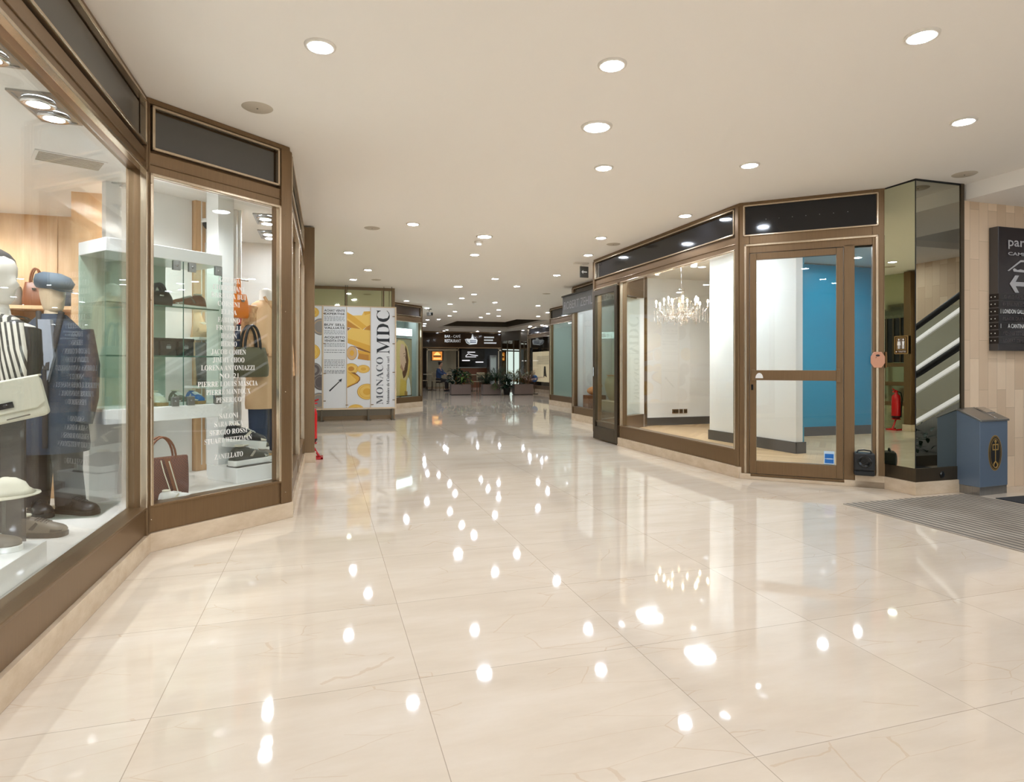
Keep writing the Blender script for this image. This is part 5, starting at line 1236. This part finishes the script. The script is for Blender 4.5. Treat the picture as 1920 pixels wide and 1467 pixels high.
Ed = [(0,1),(1,2),(2,3),(3,4),(2,5),(5,6),(6,7),(2,8),(8,9),(9,10),(0,11),(11,12),(12,13),(13,14),(14,15),(0,16),(16,17),(17,18),(18,19),(19,20)]
M['skin'] = mat('skin', (214,170,140), .5); M['hair'] = mat('dark_hair', (44,30,24), .6); M['jacket'] = mat('blue_jacket', (60,84,126), .8)
skin_mesh('body', M['skin'], J, Ed, t, G)
b = MB(G @ T(.12,0,1.26) @ RY(.45)); head(b, (0,0,0), 0, .95); b.build('head', M['skin'], t)
b = MB(G @ T(.1,0,1.29) @ RY(.3)); b.ell((-.015,0,.02),(.105,.085,.1),14); b.ell((-.1,0,.05),(.045,.045,.045),10); b.build('hair', M['hair'], t)
Jt = [(0,0,.5,.15,.9),(0,.02,.75,.145,.85),(.03,0,.98,.15,.75),(.04,0,1.07,.08),(.05,.17,1.02,.075),(.2,.21,.83,.058),(.38,.13,.79,.045),(.05,-.17,1.02,.075),(.2,-.21,.83,.058),(.38,-.13,.79,.045)]
skin_mesh('jacket', M['jacket'], Jt, [(0,1),(1,2),(2,3),(2,4),(4,5),(5,6),(2,7),(7,8),(8,9)], t, G)
Jl = [(0,0,.51,.14,.8),(.05,.09,.5,.1),(.43,.1,.5,.078),(.43,.1,.27,.062),(.43,.1,.08,.055),(.05,-.09,.5,.1),(.43,-.1,.5,.078),(.43,-.1,.27,.062),(.43,-.1,.08,.055)]
skin_mesh('trousers', M['dark_cloth'], Jl, [(0,1),(1,2),(2,3),(3,4),(0,5),(5,6),(6,7),(7,8)], t, G)
for s in (-1,1):
    b = MB(G); b.loft([[(x,.1*s+w*math.cos(a),h_*max(0,math.sin(a))) for a in (2*PI*k/10 for k in range(10))] for x,w,h_ in ((.36,.03,.07),(.42,.045,.1),(.52,.047,.07),(.6,.035,.05),(.63,.01,.02))]); b.build('shoe', M['leather_black'], t)
t.scale = (.93,.93,.93)

# ------------------------------------------------------------------ planters and plants
M['planter'] = mat('taupe_planter', (126,108,100), .5); M['soil'] = mat('soil', (52,40,32), .95)
def leafmat(name, c1, c2):
    m = mat(name, c1, .42); t = NT(m); n = t.n('ShaderNodeTexNoise', {'Vector': t.coord(), 'Scale': 7., 'Detail': 3.})
    t.out(t.ramp(n.outputs[0], [(.35, c2), (.65, c1)])); return m
M['leaf'] = leafmat('green_leaf', (58,96,50), (26,56,34)); M['leaf_light'] = leafmat('light_green_leaf', (128,154,70), (60,92,44)); M['leaf_dark'] = leafmat('dark_leaf', (38,66,42), (18,38,26)); M['leaf_rust'] = leafmat('rust_leaf', (168,104,56), (104,84,40)); M['leaf_yellow'] = leafmat('olive_leaf', (132,132,66), (74,86,40))
def blade(b, base, az, L, W, rise, droop, m=0, n=6):
    """one curved leaf with a folded midrib"""
    ca, sa = math.cos(az), math.sin(az); P = []
    for i in range(n+1):
        s = i/n; r = L*s*math.cos(rise)*(1+.1*s); z = L*(s*math.sin(rise)-droop*s*s)
        w = W*math.sin(PI*min(1, .06+s*.94))**.8*(1 if s < 1 else .02)
        c = (base[0]+ca*r, base[1]+sa*r, base[2]+z)
        P.append(((c[0]-sa*w, c[1]+ca*w, c[2]+w*.3), c, (c[0]+sa*w, c[1]-ca*w, c[2]+w*.3)))
    vs = [q for p in P for q in p]; fs = []
    for i in range(n):
        fs += [(3*i,3*i+1,3*i+4,3*i+3),(3*i+1,3*i+2,3*i+5,3*i+4)]
    b.add(vs, fs, m, True)
def bushy(b, c, R_, hh, n, L, W, mats=1):
    for i in range(n):
        a = random.uniform(0, 2*PI); r = R_*random.random()**.6; z = c[2]+hh*random.random()
        blade(b, (c[0]+r*math.cos(a)*.6, c[1]+r*math.sin(a)*.6, z), a+random.uniform(-.6,.6), L*random.uniform(.7,1.2), W*random.uniform(.8,1.2), random.uniform(.2,1.2), random.uniform(.3,.9), i % mats)
def palm(b, c, n, L, rise=(.7,1.35)):
    for i in range(n):
        az = 2*PI*i/n+random.uniform(-.2,.2); ri = random.uniform(*rise); LL = L*random.uniform(.8,1.1); dr = random.uniform(.25,.6); ca, sa = math.cos(az), math.sin(az)
        pts = []
        for k in range(9):
            s = k/8; r = LL*s*math.cos(ri)*(1+.4*s); z = LL*(s*math.sin(ri)-dr*s*s*.8); pts.append((c[0]+ca*r, c[1]+sa*r, c[2]+z))
        b.tube(pts, [.007*(1-.8*k/8) for k in range(9)], 4)
        for k in range(2,9):
            for sg in (-1,1):
                for q in (0,.5):
                    p = V(pts[k-1]).lerp(V(pts[k]), q); blade(b, p, az+sg*random.uniform(.6,.9), .26*LL*(1.1-abs(k/8-.5)), .012, .1, .5, 0, 3)
def planter(x0, x1, y, lab):
    t = thing('planter', lab, 'planter', ((x0+x1)/2,y,0), 0, 'taupe trough planters')
    b = MB(); b.box(x0,x1,y-.17,y-.15,.02,.41); b.box(x0,x1,y+.15,y+.17,.02,.41); b.box(x0,x0+.02,y-.15,y+.15,.02,.41); b.box(x1-.02,x1,y-.15,y+.15,.02,.41); b.box(x0+.02,x1-.02,y-.15,y+.15,.02,.05); b.build('trough', M['planter'], t, bevel=.004)
    b = MB(); b.box(x0+.02,x1-.02,y-.15,y+.15,.33,.36); b.build('soil', M['soil'], t)
    b = MB(); b.box(x0+.02,x1-.02,y-.14,y+.14,0,.02); b.build('foot', M['black'], t)
planter(4.65,5.42,23.4,'taupe trough planter with bushy dark plants, nearest the hair salon')
planter(5.83,6.53,23.1,'taupe trough planter with palms in the middle of the three')
planter(7.02,7.78,22.85,'taupe trough planter with olive and rust palms, rightmost of three')
random.seed(11)
def plant(name, lab, x, y, z, fn, m, cat='plant', stems=0, hh=.3):
    t = thing(name, lab, cat, (x,y,z)); b = MB(); fn(b); b.build('foliage', m if isinstance(m, list) else M[m], t)
    b = MB()
    for k in range(max(1, stems)):
        dx, dy = random.uniform(-.05,.05), random.uniform(-.05,.05); b.tube([(x+dx*.3,y+dy*.3,z),(x+dx,y+dy,z+hh)],.01,5)
    b.build('stem', M['leaf_rust'], t)
    return t
plant('shrub', 'dark glossy shrub filling the left half of the first planter', 4.86,23.4,.36, lambda b: bushy(b,(4.86,23.4,.4),.32,.55,110,.26,.055), 'leaf_dark', 'plant', 4, .5)
plant('shrub', 'lighter green shrub in the right half of the first planter', 5.2,23.4,.36, lambda b: bushy(b,(5.2,23.4,.4),.3,.45,80,.26,.05,2), [M['leaf'],M['leaf_light']], 'plant', 4, .45)
plant('palm', 'tall dark palm in the left part of the middle planter', 6.02,23.1,.36, lambda b: palm(b,(6.02,23.1,.4),16,.75), 'leaf_dark', 'plant', 3, .2)
plant('palm', 'arching green palm in the right part of the middle planter', 6.38,23.1,.36, lambda b: palm(b,(6.38,23.1,.5),16,.95,(.8,1.4)), 'leaf', 'plant', 3, .3)
plant('trailing_plant', 'small light green plant trailing over the middle planter edge', 6.3,22.92,.4, lambda b: bushy(b,(6.3,22.86,.22),.16,.2,50,.13,.02), 'leaf_light')
plant('palm', 'olive palm in the left part of the rightmost planter', 7.18,22.85,.36, lambda b: palm(b,(7.18,22.85,.45),14,.95,(.9,1.45)), 'leaf_yellow', 'plant', 3, .3)
plant('palm', 'rust tinged palm in the right part of the rightmost planter', 7.58,22.85,.36, lambda b: palm(b,(7.58,22.85,.45),16,.8,(.6,1.3)), 'leaf_rust', 'plant', 3, .3)
plant('shrub', 'small olive shrub between the two palms of the rightmost planter', 7.38,22.85,.36, lambda b: bushy(b,(7.38,22.85,.4),.14,.25,40,.18,.03), 'leaf_yellow')
t = thing('pot_plant', 'black pot with white flowering peace lily between two planters', 'plant', (6.74,22.8,0))
b = MB(at(6.74,22.8)); b.lathe([(.001,0),(.11,0),(.15,.26),(.155,.28),(.135,.28),(.13,.24),(.001,.24)],(0,0,0),18); b.build('pot', M['black'], t)
b = MB(); bushy(b,(6.74,22.8,.25),.2,.4,80,.28,.045); b.build('foliage', M['leaf_dark'], t)
b = MB()
for k in range(9):
    a = random.uniform(0,2*PI); r = random.uniform(.05,.25); z = random.uniform(.55,.85); p = (6.74+r*math.cos(a)*1.2,22.72+r*math.sin(a)*.5,z); b.tube([(6.74,22.8,.3),(p[0],p[1],p[2])],.004,4); blade(b, p, a, .1, .03, .9, .2, 1, 4)
b.build('flowers', [M['leaf'], M['white']], t)
t = thing('round_sign', 'blue round sign at the right end of the planters', 'sign', (8.0,23.2,0)); b = MB(at(8.0,23.2)); b.tube([(0,0,.02),(0,0,.6)],.012,6); b.box(-.12,.12,-.1,.1,0,.02); b.build('stand', M['bronze_dark'], t)
b = MB(at(8.0,23.2)); b.lathe([(.001,0),(.14,0),(.14,.02),(.001,.02)],(0,0,0),24,0,T(0,0,.62) @ RX(PI/2)); b.build('disc', M['sticker_blue'], t)
b = MB(); b.box(8.45,8.55,25.0,25.1,0,1.9); tag(b.build('post', M['blackgloss'], bevel=.004), 'slim dark post standing before the cream posters', 'post')
for x, y, s in ((8.3,27.4,'nearer'),(9.2,28.6,'farther')):
    t = thing('mirror_panel', f'tall framed mirror panel beside the cafe, {s} of the two', 'mirror', (x,y,0), 0, 'tall mirror panels by the cafe'); F = frame((x+.25,y-.6),(x-.1,y+.5)) if s == 'nearer' else frame((9.8,27.6),(9.2,29.4))
    F = frame((x-.2,y+.9),(x+.25,y-.6)); b = MB(F); b.box(0,1.55,0,.05,.12,2.3); b.build('glass', M['mirror_grey'], t)
    b = MB(F)
    for k in (0,.5,1.03,1.52): b.box(k,k+.04,-.02,.05,0,2.35)
    b.box(0,1.56,-.02,.05,0,.12); b.box(0,1.56,-.02,.05,2.3,2.74); b.build('frame', M['bronze_dark'], t)

# ------------------------------------------------------------------ escalators seen in the mirrored column
def escalator(name, lab, x0, x1, ys, run, slope=.62, land=1.6):
    t = thing(name, lab, 'escalator', ((x0+x1)/2,ys,0), 0, 'escalators'); rise = run*slope
    b = MB()
    n = int(run/.4)
    for k in range(n): b.box(x0+.12,x1-.12,ys+k*.4,ys+k*.4+.4,max(0,k*.4*slope-.3),k*.4*slope+.12)
    b.build('steps', M['panel_grey'], t)
    for x in (x0, x1):
        b = MB(); b.prism([(ys-land,.0),(ys-land,.25),(ys,.25),(ys+run,.25+rise),(ys+run,max(0,rise-.45)),(ys+.75,.0)], x-.06, x+.06, 0, 'x'); b.build('skirt', M['steel'], t)
        b = MB(); b.prism([(ys-land+.1,.25),(ys-land+.02,.55),(ys-land+.1,.85),(ys,.85),(ys+run,.85+rise),(ys+run,.25+rise),(ys,.25)], x-.012, x+.012, 0, 'x'); b.build('balustrade_panel', M['mirror_grey'], t)
        b = MB(); b.tube([(x,ys-land+.12,.26),(x,ys-land-.03,.4),(x,ys-land-.03,.75),(x,ys-land+.12,.92),(x,ys-.2,.92),(x,ys,.94),(x,ys+.25,1.06),(x,ys+run,.9+rise)],.04,8); b.build('handrail', M['rubber'], t)
        b = MB()
        for dz in (.3,.68): b.prism([(ys,dz),(ys,dz+.045),(ys+run,dz+.045+rise),(ys+run,dz+rise)], x-.05, x+.05, 0, 'x')
        b.build('light_strip', M['strip'], t)
    return t
escalator('escalator', 'escalator rising along the travertine wall, the farther one in the mirror', 7.75, 8.3, .65, 4.4)
escalator('escalator', 'escalator with black rounded handrail, the nearer one in the mirror', 6.95, 7.5, 2.35, 2.9)
t = thing('hedge_trough', 'low trough of dark green hedge in front of the escalators', 'planter', (6.6,2.2,0))
b = MB(); b.box(6.2,6.85,1.7,3.0,0,.12); b.build('trough', M['panel_grey'], t)
b = MB()
for i in range(220): blade(b, (random.uniform(6.25,6.8),random.uniform(1.72,2.98),random.uniform(.12,.42)), random.uniform(0,2*PI), .1, .022, random.uniform(-.2,1.2), .3, 0, 3)
b.build('foliage', M['leaf_dark'], t)
t = thing('floor_light', 'long white light bar on the floor before the hedge', 'lamp', (6.15,2.3,0)); b = MB(); b.box(6.08,6.18,1.7,3.0,0,.03); b.build('housing', M['steel'], t)
b = MB(); b.box(6.07,6.08,1.72,2.98,.006,.028); b.build('diffuser', M['strip'], t)

# ------------------------------------------------------------------ camera, world, view
cam = bpy.data.cameras.new('camera'); co = bpy.data.objects.new('camera', cam); COL.objects.link(co)
cam.sensor_width = 36; cam.lens = 1155/1920*36; cam.shift_x = 0; cam.shift_y = -(733.5-685)/1920
cam.clip_start = .05; cam.clip_end = 200
co.location = (0, 0, 1.15); co.rotation_euler = (PI/2, 0, -th)
SC.camera = co
wd = bpy.data.worlds.new('world'); SC.world = wd; wd.use_nodes = True
wd.node_tree.nodes['Background'].inputs[0].default_value = (.8,.92,1,1); wd.node_tree.nodes['Background'].inputs[1].default_value = 1.0
SC.cycles.transparent_max_bounces = 40; SC.cycles.max_bounces = 12; SC.cycles.diffuse_bounces = 5; SC.cycles.glossy_bounces = 6
SC.cycles.sample_clamp_indirect = 8.
SC.view_settings.view_transform = 'Standard'; SC.view_settings.look = 'None'; SC.view_settings.gamma = 1; SC.view_settings.use_curve_mapping = False
SC.view_settings.exposure = 1.25
